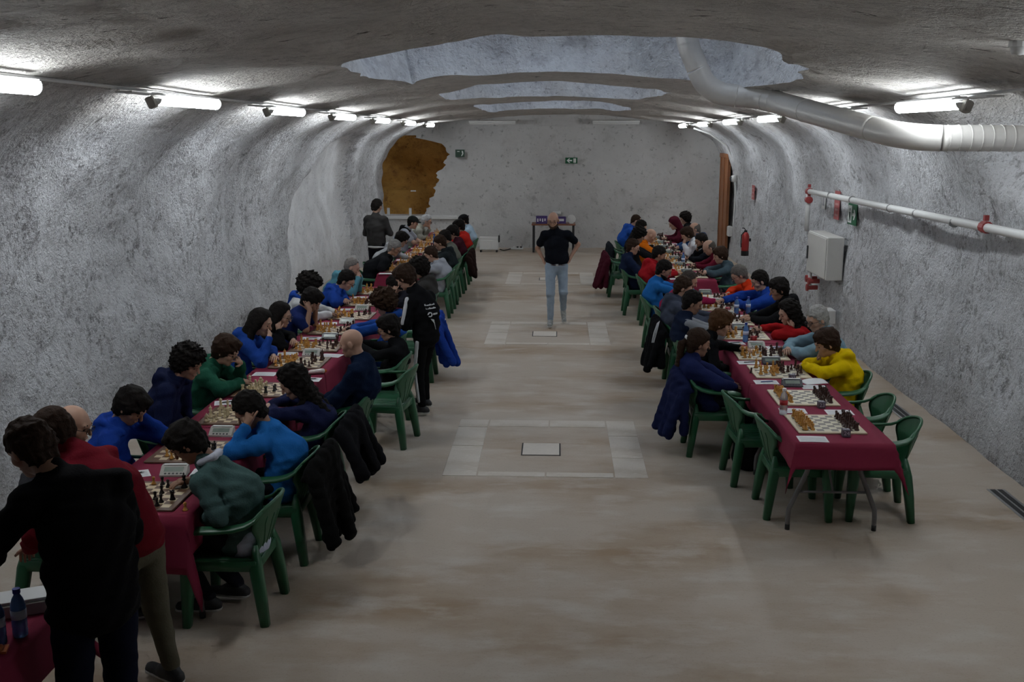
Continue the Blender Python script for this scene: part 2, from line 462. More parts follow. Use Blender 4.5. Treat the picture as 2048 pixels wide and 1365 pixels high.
# hollowed bay in the wall beyond the curly-haired players
rr_ = np.sqrt(((Yg - 20.7) / np.where(Yg < 20.7, 4.1, 1.9)) ** 2 + (np.clip(Z, 0, None) / 2.80) ** 2) + vnoise(P3, 1.5, 41) * 0.03
bay = (0.5 - 0.5 * np.tanh((rr_ - 1) / 0.045)) * (X < 0)
D = D - 0.34 * bay
D = D - 0.75 * np.exp(-((Yg - 8.75) / 0.75) ** 4 - ((Z - 2.95) / 0.42) ** 4) * (X > 3.2)
X = X + NX * D; Z = Z + NZ * D
def warp(x, y, z=0.0):
    P = np.stack([x, y, np.zeros_like(x) + z], -1)
    return x + vnoise(P, 0.9, 11) * 0.16 + vnoise(P, 3.0, 12) * 0.05, y + vnoise(P, 0.9, 13) * 0.16 + vnoise(P, 3.0, 14) * 0.05
# snap columns and rows to the skylight edges so the openings have clean rims
V = np.stack([X, Yg, Z], -1)
cells = np.ones((NT - 1, NY - 1), bool)
hole_rims = []
for (hx0, hx1, hy0, hy1) in HOLES:
    i0 = int(np.argmin(np.abs(prof[:, 0] - hx0) + 10 * (prof[:, 1] < 3.3))); i1 = int(np.argmin(np.abs(prof[:, 0] - hx1) + 10 * (prof[:, 1] < 3.3)))
    j0 = int(np.argmin(np.abs(ysv - hy0))); j1 = int(np.argmin(np.abs(ysv - hy1)))
    cells[i0:i1, j0:j1] = False
    # irregular, rounded rim: pull the ring of vertices near the rim
    cx_, cy_ = (hx0 + hx1) / 2, (hy0 + hy1) / 2
    sub = V[max(i0 - 14, 0):i1 + 15, max(j0 - 14, 0):j1 + 15]
    u = (sub[..., 0] - cx_) / ((hx1 - hx0) / 2); w = (sub[..., 1] - cy_) / ((hy1 - hy0) / 2)
    rad = np.maximum(np.abs(u), np.abs(w)); fall = np.clip(1 - np.abs(rad - 1) / 0.25, 0, 1)
    rnd = np.sqrt(u * u + w * w); k = np.where(rnd > 1.12, 1.12 / np.maximum(rnd, 1e-6), 1.0)
    k = 1 + (k - 1) * 0.8
    wx, wy = warp(sub[..., 0], sub[..., 1])
    nx_ = cx_ + (sub[..., 0] - cx_) * k; ny_ = cy_ + (sub[..., 1] - cy_) * k
    sub[..., 0] += ((nx_ - sub[..., 0]) + (wx - sub[..., 0])) * fall
    sub[..., 1] += ((ny_ - sub[..., 1]) + (wy - sub[..., 1])) * fall
    rim = [(i, j0) for i in range(i0, i1)] + [(i1, j) for j in range(j0, j1)] + [(i, j1) for i in range(i1, i0, -1)] + [(i0, j) for j in range(j1, j0, -1)]
    hole_rims.append(np.array([V[i, j] for i, j in rim]))
zc = prof[:, 1]
left_end = int(np.argmax(zc > 2.95)); right_start = NT - 1 - int(np.argmax(zc[::-1] > 2.95))
def vault_piece(name, a, b_, material):
    idx = np.arange((b_ - a + 1) * NY).reshape(b_ - a + 1, NY)
    c = cells[a:b_, :]
    ii, jj = np.nonzero(c)
    F = np.stack([idx[ii, jj], idx[ii + 1, jj], idx[ii + 1, jj + 1], idx[ii, jj + 1]], 1)
    me = np_mesh(name, V[a:b_ + 1].reshape(-1, 3), F, material)
    if name == 'wall_left':
        me.materials.append(M['bay']); me.polygons.foreach_set('material_index', (bay[a:b_, :-1][ii, jj] > 0.6).astype(np.int32))
    return struct(link(name, me))
struct(vault_piece('wall_left', 0, left_end, M['wall']), 'rough limewashed rock wall behind the dark haired players')
struct(vault_piece('ceiling', left_end, right_start, M['ceil']), 'low vaulted rock ceiling with skylight openings')
struct(vault_piece('wall_right', right_start, NT - 1, M['wall']), 'rough limewashed rock wall carrying the hose cabinet')
# skylight shafts
for n, rim in enumerate(hole_rims):
    K = len(rim); rows = []
    for h in np.linspace(0, 1, 30):
        r = rim.copy(); r[:, 2] = rim[:, 2] * (1 - h) + 6.4 * h
        cen = rim.mean(0)
        out = (rim - cen); out[:, 2] = 0; out /= np.linalg.norm(out, axis=1)[:, None]
        Q = np.stack([r[:, 0], r[:, 1], r[:, 2]], -1)
        amt = (vnoise(Q, 1.6, 21) * 0.10 + vnoise(Q, 4.5, 22) * 0.05 + vnoise(Q, 11.0, 23) * 0.02) * min(1, h * 12) + 0.05 * min(1, h * 10)
        rows.append(r + out * amt[:, None])
    Vr = np.array(rows).reshape(-1, 3); idx = np.arange(30 * K).reshape(30, K); idx2 = np.roll(idx, -1, 1)
    F = np.stack([idx[:-1].ravel(), idx[1:].ravel(), idx2[1:].ravel(), idx2[:-1].ravel()], 1)
    struct(link('trim_%d' % (n + 1), np_mesh('skylight_shaft', Vr, F, M['shaft'])), 'plastered skylight shaft rising through the rock ceiling')

# back wall with the ragged opening into the ochre cave
rows = []
zr = np.linspace(-0.05, 3.75, 72)
ox = lambda z: np.interp(z, [0.82, 1.1, 1.5, 1.75, 2.0, 2.1, 2.4, 2.62, 2.72, 2.8, 2.88], [-3.42, -3.36, -3.16, -3.10, -3.08, -2.92, -2.84, -2.86, -3.15, -3.5, -3.9])
NXB = 110
for z in zr:
    xl = -4.9
    if 0.82 < z < 2.88:
        xl = ox(z) + 0.04 * math.sin(z * 19) + 0.03 * math.sin(z * 47 + 1)
    rows.append(np.stack([np.linspace(xl, 4.9, NXB), np.full(NXB, 26.95), np.full(NXB, z)], -1))
B = np.array(rows)
B[..., 1] -= vnoise(B, 0.6, 31) * 0.07 + vnoise(B, 2.2, 32) * 0.025 + vnoise(B, 6.0, 33) * 0.008
idx = np.arange(B.shape[0] * NXB).reshape(-1, NXB)
F = np.stack([idx[:-1, :-1].ravel(), idx[:-1, 1:].ravel(), idx[1:, 1:].ravel(), idx[1:, :-1].ravel()], 1)
keep = []
k_lo = int(np.argmax(zr > 0.82)); k_hi = int(np.argmax(zr > 2.88))
Fr = F.reshape(B.shape[0] - 1, NXB - 1, 4)
mask = np.ones(B.shape[0] - 1, bool); mask[k_lo - 1] = False; mask[k_hi - 1] = False
FF = [Fr[mask].reshape(-1, 4)]
struct(link('wall_back', np_mesh('wall_back', B.reshape(-1, 3), np.vstack(FF), M['back'])), 'smooth grey plastered end wall with two exit signs')
# the two transition rows of the opening (straight sill and ragged head)
mb = MB()
for k in (k_lo - 1, k_hi - 1):
    a, c = (B[k], B[k + 1])
    if k == k_lo - 1:
        st = a[np.searchsorted(a[:, 0], c[0, 0]):]; mb.add([*map(tuple, st), *map(tuple, np.stack([np.interp(st[:, 0], c[:, 0], c[:, 0]), np.interp(st[:, 0], c[:, 0], c[:, 1]), np.full(len(st), c[0, 2])], -1))],
               [(i, i + 1, len(st) + i + 1, len(st) + i) for i in range(len(st) - 1)])
    else:
        st = c[np.searchsorted(c[:, 0], a[0, 0]):]; mb.add([*map(tuple, np.stack([st[:, 0], np.interp(st[:, 0], a[:, 0], a[:, 1]), np.full(len(st), a[0, 2])], -1)), *map(tuple, st)],
               [(i, i + 1, len(st) + i + 1, len(st) + i) for i in range(len(st) - 1)])
struct(obj('trim_4', mb, M['back'], smooth=True), 'plaster bands closing the sill and head of the opening')
mb = MB()
prev = None
edge = [(B[k][0, 0], B[k][0, 1], B[k][0, 2]) for k in range(k_lo, k_hi)]
mb.grid(lambda u, v: (lambda e: (e[0] + 0.05 * v, e[1] + 0.55 * v, e[2]))(edge[min(int(round(u * (len(edge) - 1))), len(edge) - 1)]), len(edge) - 1, 3)
struct(obj('trim_5', mb, M['back'], smooth=True), 'plastered reveal of the ragged opening')
mb = MB().box(-4.9, -2.6, 26.90, 27.5, 0.74, 0.83, 0.01)
struct(obj('window_sill', mb, M['whitem']), 'pale ledge under the ochre cave opening')
# ochre cave beyond
Nn = 46
def cave_fn(u, v):
    a = math.pi * v
    x = -4.4 + 3.4 * math.cos(math.pi - a) * (1 + 0.06 * math.sin(7 * u + 4 * v))
    z = -0.1 + 3.5 * math.sin(a) ** 0.6
    y = 27.4 + 4.6 * u
    return (x, y, z)
mb = MB().grid(cave_fn, 26, Nn)
mb.v = [(x + 0.12 * math.sin(3 * y + 2 * z), y, z + 0.10 * math.sin(2.3 * x + 1.7 * y)) for x, y, z in mb.v]
struct(obj('wall_cave', mb, M['ochre'], smooth=True), 'unpainted ochre rock of the side cave')
def cave_back(u, v):
    x = -8.2 + 7.6 * u; z = -0.1 + 3.9 * v
    return (x, 30.6 + 0.25 * math.sin(2.1 * x + 1.3 * z) + 0.15 * math.sin(5 * z + x) - (0.5 if z < 1.55 + 0.2 * math.sin(x * 1.7) else 0), z)
struct(obj('wall_cave_end', MB().grid(cave_back, 40, 30), M['ochre'], smooth=True), 'ochre rock at the end of the side cave')
struct(obj('floor_cave', MB().box(-8.4, -0.4, 27.3, 31.2, -0.12, -0.02), M['ochre']), 'earth floor of the side cave')
lamp = thing('added_cave_lamp', 'unseen warm lamp added to light the ochre side cave', 'lamp', (-2.25, 29.2, 2.6))  # added lamp, hidden behind the end wall, to light the cave rock warmly
obj('base', MB().lathe([(0.0, -0.03), (0.10, -0.03), (0.10, 0.02), (0.0, 0.02)], 14), M['black'], lamp)
bm_, bnt, bb = new_mat('added_lamp_bulb'); bb.inputs['Emission Color'].default_value = (1.0, 0.55, 0.2, 1); bb.inputs['Emission Strength'].default_value = 22
obj('bulb', MB().lathe([(0.0, -0.13), (0.05, -0.12), (0.08, -0.08), (0.085, -0.03), (0.0, -0.03)], 14), bm_, lamp, smooth=True)
gp = thing('glass_balustrade', 'clear glass guard panel on white posts at the cave opening', 'balustrade', (-3.75, 27.1, 0.83))
obj('pane', MB().box(-0.78, 0.40, -0.008, 0.008, 0.06, 0.70), M['glass'], gp)
for px in (-0.68, -0.10, 0.36):
    obj('post', MB().box(px - 0.035, px + 0.035, -0.03, 0.03, 0, 0.19, 0.008), M['whitep'], gp)
obj('notice', MB().box(-0.08, 0.06, -0.014, -0.009, 0.62, 0.65), M['whitep'], gp)

# floor, near wall
mb = MB().grid(lambda u, v: (-4.7 + 9.4 * u, Y0R - 0.3 + (Y1R + 0.3 - Y0R + 0.3) * v, 0), 12, 40)
floor = struct(obj('floor', mb, M['floor']), 'worn beige stone floor with brown stains')
struct(obj('wall_near', MB().box(-4.9, 4.9, Y0R - 0.3, Y0R, -0.1, 3.9), M['wall']), 'rock wall behind the viewer')
# travertine surrounds and lift-out hatches down the middle aisle
SURR = [(-0.085, 9.46), (-0.12, 15.2), (-0.12, 21.15)]
for (cx_, cy_) in SURR:
    o_, i_x, i_y0, i_y1 = 0.90, 0.60, 0.78, 0.66
    slabs = [(-o_, -i_x, -o_, -0.02), (-o_, -i_x, -0.01, 0.62), (-o_, -i_x, 0.63, o_), (-i_x + 0.01, 0.0, -o_, -i_y0), (0.01, i_x, -o_, -i_y0), (i_x + 0.01, o_, -o_, -0.35),
             (i_x + 0.01, o_, -0.34, 0.35), (i_x + 0.01, o_, 0.36, o_), (-i_x + 0.01, 0.02, i_y1, o_), (0.03, i_x, i_y1, o_)]
    for s in slabs:
        w2, d2 = (s[1] - s[0]) / 2 - 0.002, (s[3] - s[2]) / 2 - 0.002
        obj('stone_slab', MB().box(-w2, w2, -d2, d2, -0.01, 0.0035 + rng.random() * 0.002, 0.002), M['slab'], floor, (cx_ + (s[0] + s[1]) / 2, cy_ + (s[2] + s[3]) / 2, 0))
    hx, hy = cx_ - 0.045, cy_ - 0.10
    obj('hatch_gap', MB().box(-0.185, 0.185, -0.195, 0.195, -0.01, 0.002), M['black'], floor, (hx, hy, 0))
    obj('hatch_plate', MB().box(-0.172, 0.172, -0.180, 0.183, -0.01, 0.006, 0.002), M['hatch'], floor, (hx, hy, 0))
# slot drains along the wall foot
for y0_, y1_ in ((6.2, 8.4), (10.5, 11.25)):
    d_ = thing('slot_drain', 'black slotted floor drain ' + ('running out of frame beside the wall' if y0_ < 9 else 'behind the empty green chairs'), 'drain', (3.70, (y0_ + y1_) / 2, 0), group='slot drains')
    L2 = (y1_ - y0_) / 2
    obj('frame', MB().box(-0.075, 0.075, -L2, L2, -0.01, 0.004), M['steel'], d_)
    for q in (-0.03, 0.03):
        obj('slot', MB().box(q - 0.02, q + 0.02, -L2 + 0.01, L2 - 0.01, -0.01, 0.006), M['black'], d_)

def ceil_z(x, y):
    i = int(np.argmin((prof[:, 0] - x) ** 2 + 100 * (prof[:, 1] < 2.6)))
    j = int(np.argmin(np.abs(ysv - y)))
    return float(V[i, j, 2])
def wall_x(y, z, side):
    j = int(np.argmin(np.abs(ysv - y)))
    rngi = range(right_start + 4, NT) if side > 0 else range(0, left_end - 4)
    i = min(rngi, key=lambda q: abs(V[q, j, 2] - z))
    return float(V[i, j, 0])

# ------------------------------------------------------------------ LED battens and their rails
YL = [5.35, 8.6, 11.75, 14.9, 18.1, 21.5, 24.9]
BL = 1.42
where_l = ['cut by the photo edge', 'second along the dark-haired players wall', 'third along the wall over the navy hoodie', 'fourth along the rail above the bay', 'fifth along the rail above the bay',
           'sixth along the rail above the bay', 'last above the cave opening']
where_r = ['just beyond the picture edge', 'glowing over the white duct', 'hidden behind the white duct', 'fourth along the hose cabinet wall', 'fifth along the hose cabinet wall', 'sixth along the hose cabinet wall', 'last before the wooden door']
def batten_mesh():
    n = 10
    base = MB().box(-0.035, 0.035, -BL / 2, BL / 2, 0.0, 0.045, 0.006)
    rings = []
    for y in (-BL / 2 + 0.01, BL / 2 - 0.01):
        rings.append([(0.050 * math.cos(math.pi - 0.5 + (math.pi + 1.0) * k / n), y, 0.052 * math.sin(math.pi - 0.5 + (math.pi + 1.0) * k / n)) for k in range(n + 1)])
    dif = MB().loft(rings, True, True, closed=True)
    caps = []
    for s in (-1, 1):
        cap = MB(); caps.append(cap)
        cap.add([(0.05 * math.cos(math.pi + math.pi * k / n), s * (BL / 2 - 0.01), 0.054 * math.sin(math.pi + math.pi * k / n)) for k in range(n + 1)] +
                [(0.042 * math.cos(math.pi + math.pi * k / n), s * (BL / 2 + 0.02), 0.045 * math.sin(math.pi + math.pi * k / n)) for k in range(n + 1)],
                [(k, k + 1, n + 2 + k, n + 1 + k) for k in range(n)] + [tuple(range(n + 1, 2 * n + 2))])
    return base.mesh('housing', M['whitep']), dif.mesh('diffuser', M['diffuser'], True), [q.mesh('end_cap', M['whitep'], True) for q in caps]
bme, dme, cme = batten_mesh()
box_me = MB().box(-0.034, 0.034, -0.038, 0.038, -0.045, 0.045, 0.010).mesh('sensor_head', M['clock'])
plate_me = MB().box(-0.06, 0.06, -0.32, 0.32, 0, 0.012).mesh('bracket', M['whitem'])
for side, xl, names in ((-1, -3.05, where_l), (1, 2.97, where_r)):
    zs_ = [ceil_z(xl, y) for y in YL]
    for k, y in enumerate(YL):
        z = 3.205 - 0.003 * (y - 5) if side < 0 else 3.165 - 0.002 * (y - 5)
        t = thing('batten_light', 'white LED batten light ' + names[k], 'light', (xl, y, z), 0, 'LED battens on the vault')
        link('housing', bme, t); link('diffuser', dme, t); [link('end_cap', q, t) for q in cme]
        link('sensor_head', box_me, t, (0.02 * side, -BL / 2 - 0.02, -0.03), (0, 0.4 * side, 0.2))
        link('bracket', plate_me, t, (0, -BL / 2 - 0.25, 0.02), (0, 0, 0))
    # steel conduit rail joining the battens
    pts = [(xl - 0.07 * side * -1, y, (3.26 if side < 0 else 3.22) - 0.003 * (y - 5)) for y in np.linspace(4.2, 25.8, 12)]
    tag(obj('cable_rail', MB().tube(pts, 0.012, 6), M['whitem']), 'thin cable rail joining the battens ' + ('over the cave opening' if side < 0 else 'over the wooden door'), 'cable rail')
for xa, xb, nm in ((-2.25, -1.05, 'nearer the cave opening'), (0.85, 2.1, 'nearer the wooden door')):
    t = thing('unlit_batten', 'unlit white batten along the end wall top, ' + nm, 'light', ((xa + xb) / 2, 26.65, 3.21), 0, 'unlit battens')
    t.rotation_euler = (0, -0.07 if xa < 0 else 0.07, math.pi / 2)
    obj('housing', MB().box(-0.03, 0.03, -0.6, 0.6, 0, 0.05, 0.01), M['whitep'], t)
    obj('diffuser_off', MB().box(-0.04, 0.04, -0.59, 0.59, -0.04, 0.0, 0.015), M['whitem'], t)

# ------------------------------------------------------------------ spiral duct
def smooth_path(P, n=60):
    P = np.array(P, float); t = np.arange(len(P)); Q = np.vstack([2 * P[0] - P[1], P, 2 * P[-1] - P[-2]])
    out = []
    for i in range(1, len(Q) - 2):
        for u in np.linspace(0, 1, max(3, n // (len(P) - 1)), endpoint=False):
            a, b_, c, d = Q[i - 1], Q[i], Q[i + 1], Q[i + 2]
            out.append(0.5 * ((2 * b_) + (-a + c) * u + (2 * a - 5 * b_ + 4 * c - d) * u * u + (-a + 3 * b_ - 3 * c + d) * u ** 3))
    out.append(P[-1]); return np.array(out)
dt = thing('spiral_duct', 'white spiral air duct bending down from the skylight to the wall', 'duct', (2.6, 8.0, 2.93))
base_ = np.array([2.6, 8.0, 2.93])
def duct_part(name, pts, r=0.112, ribs=0.0):
    p = smooth_path(pts, 40) - base_
    o = obj(name, MB().tube(p, r, 20), M['duct'], dt, smooth=True)
    if ribs:
        seg = np.linalg.norm(np.diff(p, axis=0), axis=1); L = np.concatenate([[0], np.cumsum(seg)])
        for s in np.arange(ribs / 2, L[-1], ribs):
            k = min(np.searchsorted(L, s), len(p) - 1); k0 = max(k - 1, 0)
            d = (p[k] - p[k0]); d /= np.linalg.norm(d) + 1e-9
            q = p[k0] + d * (s - L[k0])
            obj('seam', MB().tube([q - d * 0.004, q + d * 0.004], r + 0.004, 20), M['duct'], o)
    return o
duct_part('down_pipe', [(1.22, 10.9, 4.6), (1.30, 10.9, 3.9), (1.42, 10.9, 3.58)], ribs=0.22)
duct_part('elbow', [(1.42, 10.9, 3.58), (1.50, 10.9, 3.44), (1.64, 10.9, 3.345), (1.82, 10.88, 3.31)], 0.114)
duct_part('cross_run', [(1.82, 10.88, 3.31), (2.02, 10.82, 3.29), (2.16, 10.70, 3.25)], ribs=0.2)
duct_part('sloping_run', [(2.16, 10.70, 3.25), (2.47, 9.95, 3.10), (2.74, 9.25, 2.97)], 0.109, ribs=1.1)
duct_part('lower_elbow', [(2.74, 9.25, 2.97), (2.83, 9.0, 2.93), (2.97, 8.82, 2.905), (3.15, 8.76, 2.895)], 0.109)
duct_part('wall_run', [(3.15, 8.76, 2.895), (3.6, 8.75, 2.895), (4.55, 8.75, 2.885)], 0.106, ribs=0.085)
sd = thing('smoke_detector', 'small white smoke detector on the rock ceiling', 'detector', (2.33, 5.5, ceil_z(2.33, 5.5) - 0.06))
obj('base', MB().lathe([(0, 0.06), (0.055, 0.06), (0.055, 0.03), (0, 0.03)], 14), M['whitep'], sd); obj('head', MB().lathe([(0, 0.03), (0.045, 0.03), (0.038, -0.005), (0, -0.01)], 14), M['whitep'], sd, smooth=True)
# ------------------------------------------------------------------ things on the wall beyond the right-hand table
cz = [(y, z) for y, z in ((16.6, 2.05), (13.2, 2.08), (9.3, 2.09), (5.2, 2.1))]
WX = 3.98
pipe = thing('hydrant_pipe', 'white hydrant pipe running level along the rock wall', 'pipe', (WX - 0.05, 16.4, 2.05))
obj('main_run', MB().tube([(0, 0, 0), (0, -3.5, 0.02), (0, -7.2, 0.04), (0, -11.5, 0.05)], 0.042, 12), M['whitem'], pipe, smooth=True)
obj('drop', MB().tube([(0, 0.02, 0.0), (0, 0.02, -0.62)], 0.036, 10), M['whitem'], pipe, smooth=True)
for yy, z0 in ((0.0, 0.0), (0.0, -0.13), (-6.75, 0.04)):
    obj('coupling', MB().tube([(0, yy - 0.05, z0), (0, yy + 0.05, z0)], 0.056, 10), M['redv'], pipe)
    obj('bolt', MB().box(-0.02, 0.02, yy - 0.02, yy + 0.02, z0 + 0.06, z0 + 0.11), M['redv'], pipe)
for yy in (-1.3, -2.4, -4.0, -4.9, -6.0):
    obj('clip', MB().tube([(0, yy - 0.01, 0.02), (0, yy + 0.01, 0.02)], 0.052, 10), M['steel'], pipe)
    obj('hanger', MB().box(0.0, 0.16, yy - 0.01, yy + 0.01, 0.0, 0.03), M['steel'], pipe)
cab = thing('hose_cabinet', 'cream metal fire hose cabinet hung on the rock wall', 'cabinet', (WX - 0.02, 15.42, 0.86))
obj('body', MB().box(-0.10, 0.14, -0.56, 0.56, 0, 0.62, 0.01), M['cream'], cab)
obj('door', MB().box(-0.115, -0.10, -0.54, 0.54, 0.02, 0.60, 0.005), M['cream'], cab)
obj('handle', MB().box(-0.135, -0.115, 0.46, 0.50, 0.2, 0.40, 0.005), M['dgrey'], cab)
val = thing('hydrant_valve', 'red hydrant valves clustered under the hose cabinet', 'valve', (WX - 0.10, 15.9, 0.70))
for dy, dz in ((0.0, 0.05), (-0.16, 0.03), (-0.07, -0.08)):
    obj('wheel', MB().tube([(-0.05, dy, dz), (-0.02, dy, dz)], 0.055, 10), M['redv'], val)
    obj('body', MB().tube([(-0.02, dy, dz), (0.12, dy, dz)], 0.035, 8), M['redv'], val)
obj('stub', MB().tube([(0, -0.07, -0.05), (0, -0.07, 0.16)], 0.03, 8), M['whitem'], val)
ex = thing('fire_extinguisher', 'red fire extinguisher hung on the pale rock wall', 'extinguisher', (3.92, 21.6, 0.44))
obj('cylinder', MB().lathe([(0.0, 0.10), (0.075, 0.10), (0.08, 0.13), (0.08, 0.40), (0.06, 0.46), (0.03, 0.49), (0.0, 0.49)], 14), M['redp'], ex, smooth=True)
obj('foot', MB().lathe([(0, 0), (0.081, 0), (0.081, 0.10), (0, 0.10)], 14), M['black'], ex)
obj('valve_head', MB().box(-0.03, 0.03, -0.02, 0.02, 0.48, 0.53, 0.004), M['black'], ex)
obj('lever', MB().tube([(0, 0, 0.53), (-0.03, 0.02, 0.57), (-0.07, 0.02, 0.57)], 0.01, 6), M['black'], ex)
obj('hose', MB().tube([(-0.03, -0.02, 0.5), (-0.09, -0.06, 0.44), (-0.10, -0.07, 0.3), (-0.09, -0.06, 0.18)], 0.011, 6), M['black'], ex)
obj('label_plate', MB().box(-0.086, -0.078, -0.04, 0.04, 0.26, 0.36), M['whitep'], ex)
obj('bracket', MB().box(0.06, 0.11, -0.04, 0.04, 0.3, 0.36), M['dgrey'], ex)
def on_wall(y, z, off):
    x = 4.0
    for _ in range(4):
        k = x / 4.0; x = min(wall_x(y * k + q, 2.93 - (2.93 - z) * k + w_, 1) for q in (-.2, 0, .2) for w_ in (-.15, 0, .15)) - off
    k = x / 4.0
    return x, y * k, 2.93 - (2.93 - z) * k
def wall_sign(name, label, y, z, w, h, material, x=3.90, rz=0.0):
    x, y, z = on_wall(y, z, 0.012)
    t = thing(name, label, 'sign', (x, y, z), rz)
    obj('fixing', MB().box(0.004, 0.16, -0.03, 0.03, -0.03, 0.03), M['dgrey'], t)
    obj('plate', MB().box(-0.004, 0.004, -w / 2, w / 2, -h / 2, h / 2), material, t)
    return t
t = wall_sign('equipment_sign', 'narrow red equipment sign above the fire extinguisher', 21.4, 1.76, 0.28, 0.30, M['signr'])
for k in range(3): obj('printed_bar', MB().box(-0.006, -0.004, -0.09, 0.09, -0.10 + 0.08 * k, -0.07 + 0.08 * k), M['signbar'], t)
t = wall_sign('equipment_sign', 'tall red hose sign under the hydrant pipe', 15.0, 1.93, 0.28, 0.42, M['signr'])
for k in range(4): obj('printed_bar', MB().box(-0.006, -0.004, -0.09, 0.09, -0.16 + 0.08 * k, -0.13 + 0.08 * k), M['signbar'], t)
t = wall_sign('information_label', 'small white printed label beside the pipe elbow', 15.75, 1.95, 0.20, 0.26, M['whitep'])
obj('printed_bar', MB().box(-0.006, -0.004, -0.06, 0.06, -0.08, 0.06), M['ink'], t)
def running_man(t, ax, sgn, sc):
    """pictogram of exit signs: figure in a doorway and an arrow, built as flat shapes proud of the plate"""
    def flat(name, poly, mt):
        vs_ = []
        for off in (0.005, 0.008):
            for (u, w) in poly:
                u *= sc; w *= sc
                vs_.append((-off, -u * sgn, w) if ax == 'x' else (u * sgn, -off, w))
        n = len(poly)
        obj(name, MB().add(vs_, [tuple(range(n)), tuple(range(n, 2 * n))] + [(i, (i + 1) % n, n + (i + 1) % n, n + i) for i in range(n)]), mt, t)
    return flat
t = wall_sign('exit_sign', 'green and white exit sign with figure and arrow on the rock wall', 14.2, 1.86, 0.42, 0.29, M['signg'])
fl = running_man(t, 'x', 1, 1.0)
fl('doorway', [(-0.19, -0.12), (-0.02, -0.12), (-0.02, 0.12), (-0.19, 0.12)], M['signw'])
t2 = t
fl2 = running_man(t, 'x', 1, 1.0)
def dark(name, poly):
    n = len(poly); vs_ = [(-o_, -u, w) for o_ in (0.009, 0.011) for u, w in poly]
    obj(name, MB().add(vs_, [tuple(range(n)), tuple(range(n, 2 * n))]), M['signdg'], t)
dark('figure_body', [(-0.13, -0.10), (-0.10, -0.10), (-0.09, -0.02), (-0.06, -0.09), (-0.035, -0.09), (-0.07, 0.03), (-0.13, 0.03)])
dark('figure_head', [(-0.11, 0.045), (-0.08, 0.045), (-0.08, 0.08), (-0.11, 0.08)])
fl('arrow', [(0.02, -0.02), (0.10, -0.02), (0.07, -0.07), (0.11, -0.07), (0.17, 0.0), (0.11, 0.07), (0.07, 0.07), (0.10, 0.02), (0.02, 0.02)], M['signw'])
t = thing('junction_box', 'grey junction box low on the wall behind the red sweater', 'box', (3.93, 14.8, 0.36))
obj('body', MB().box(-0.06, 0.06, -0.14, 0.14, -0.10, 0.10, 0.01), M['whitem'], t); obj('lid', MB().box(-0.068, -0.06, -0.13, 0.13, -0.09, 0.09), M['cream'], t)
t = thing('socket_box', 'white socket box beside the wooden door', 'box', (4.18, 25.2, 0.62))
obj('body', MB().box(-0.05, 0.05, -0.16, 0.16, -0.12, 0.12, 0.01), M['whitep'], t); obj('lid', MB().box(-0.056, -0.05, -0.14, 0.14, -0.10, 0.10), M['whitep'], t)
t = thing('wall_speaker', 'small white speaker on the trunking by the wooden door', 'speaker', (4.14, 24.6, 1.9))
obj('body', MB().lathe([(0, -0.08), (0.06, -0.07), (0.08, 0), (0.06, 0.07), (0, 0.08)], 12), M['whitep'], t, smooth=True); obj('grille', MB().box(-0.10, -0.06, -0.04, 0.04, -0.05, 0.05, 0.01), M['dgrey'], t)
tag(obj('cable_trunking', MB().tube([(4.22, 24.9, 0.7), (4.24, 24.9, 1.6), (4.20, 24.9, 2.2), (3.98, 24.9, 2.66), (3.6, 24.9, 2.92), (3.2, 24.9, 3.06)], 0.022, 6), M['whitem']), 'white cable trunking climbing the vault beside the door', 'trunking')
d = struct(link('door_1', None, None, (4.13, 25.85, 0)), 'brown wooden door at the end of the rock wall')
obj('leaf', MB().box(-0.03, 0.03, -0.60, 0.55, 0.0, 2.36, 0.005), M['wood'], d)
for q in (-0.58, -0.02, 0.53):
    obj('stile', MB().box(-0.045, -0.03, q - 0.05, q + 0.05, 0.0, 2.36, 0.004), M['wood'], d)
obj('head_rail', MB().box(-0.06, 0.05, -0.66, 0.6, 2.36, 2.46, 0.005), M['wood'], d)
# end wall signs and boxes
def end_sign(label, x, z, w, h, material, kind, yy=26.82):
    t = thing('exit_sign', label, 'sign', (x, yy, z)); obj('plate', MB().box(-w / 2, w / 2, -0.004, 0.004, -h / 2, h / 2), material, t); obj('fixing', MB().box(-0.03, 0.03, 0.004, 0.2, -0.03, 0.03), M['dgrey'], t)
    def flat(name, poly, mt=M['signw']):
        n = len(poly); vs_ = [(u, -o_, w_) for o_ in (0.005, 0.008) for u, w_ in poly]
        obj(name, MB().add(vs_, [tuple(range(n)), tuple(reversed(range(n, 2 * n)))] + [(i, n + i, n + (i + 1) % n, (i + 1) % n) for i in range(n)]), mt, t)
    if kind == 'arrow':
        flat('arrow', [(-0.12, 0.0), (-0.06, 0.055), (-0.03, 0.055), (-0.065, 0.018), (0.02, 0.018), (0.02, -0.018), (-0.065, -0.018), (-0.03, -0.055), (-0.06, -0.055)])
        flat('doorway', [(0.05, -0.055), (0.12, -0.055), (0.12, 0.055), (0.05, 0.055)])
    else:
        flat('door_bar', [(-0.07, 0.04), (-0.01, 0.04), (-0.01, 0.055), (-0.07, 0.055)])
        flat('figure', [(0.03, -0.07), (0.05, -0.07), (0.09, -0.01), (0.08, 0.05), (0.05, 0.07), (0.045, 0.03), (0.06, 0.0)])
end_sign('dark green exit sign beside the ochre cave opening', -2.5, 2.44, 0.24, 0.19, M['signdg'], 'man')
end_sign('green exit sign with white arrow in the middle of the end wall', 0.36, 2.26, 0.31, 0.15, M['signg'], 'arrow')
t = thing('router_box', 'white box fixed to the end wall above the small desk', 'box', (0.0, 26.82, 0.92))
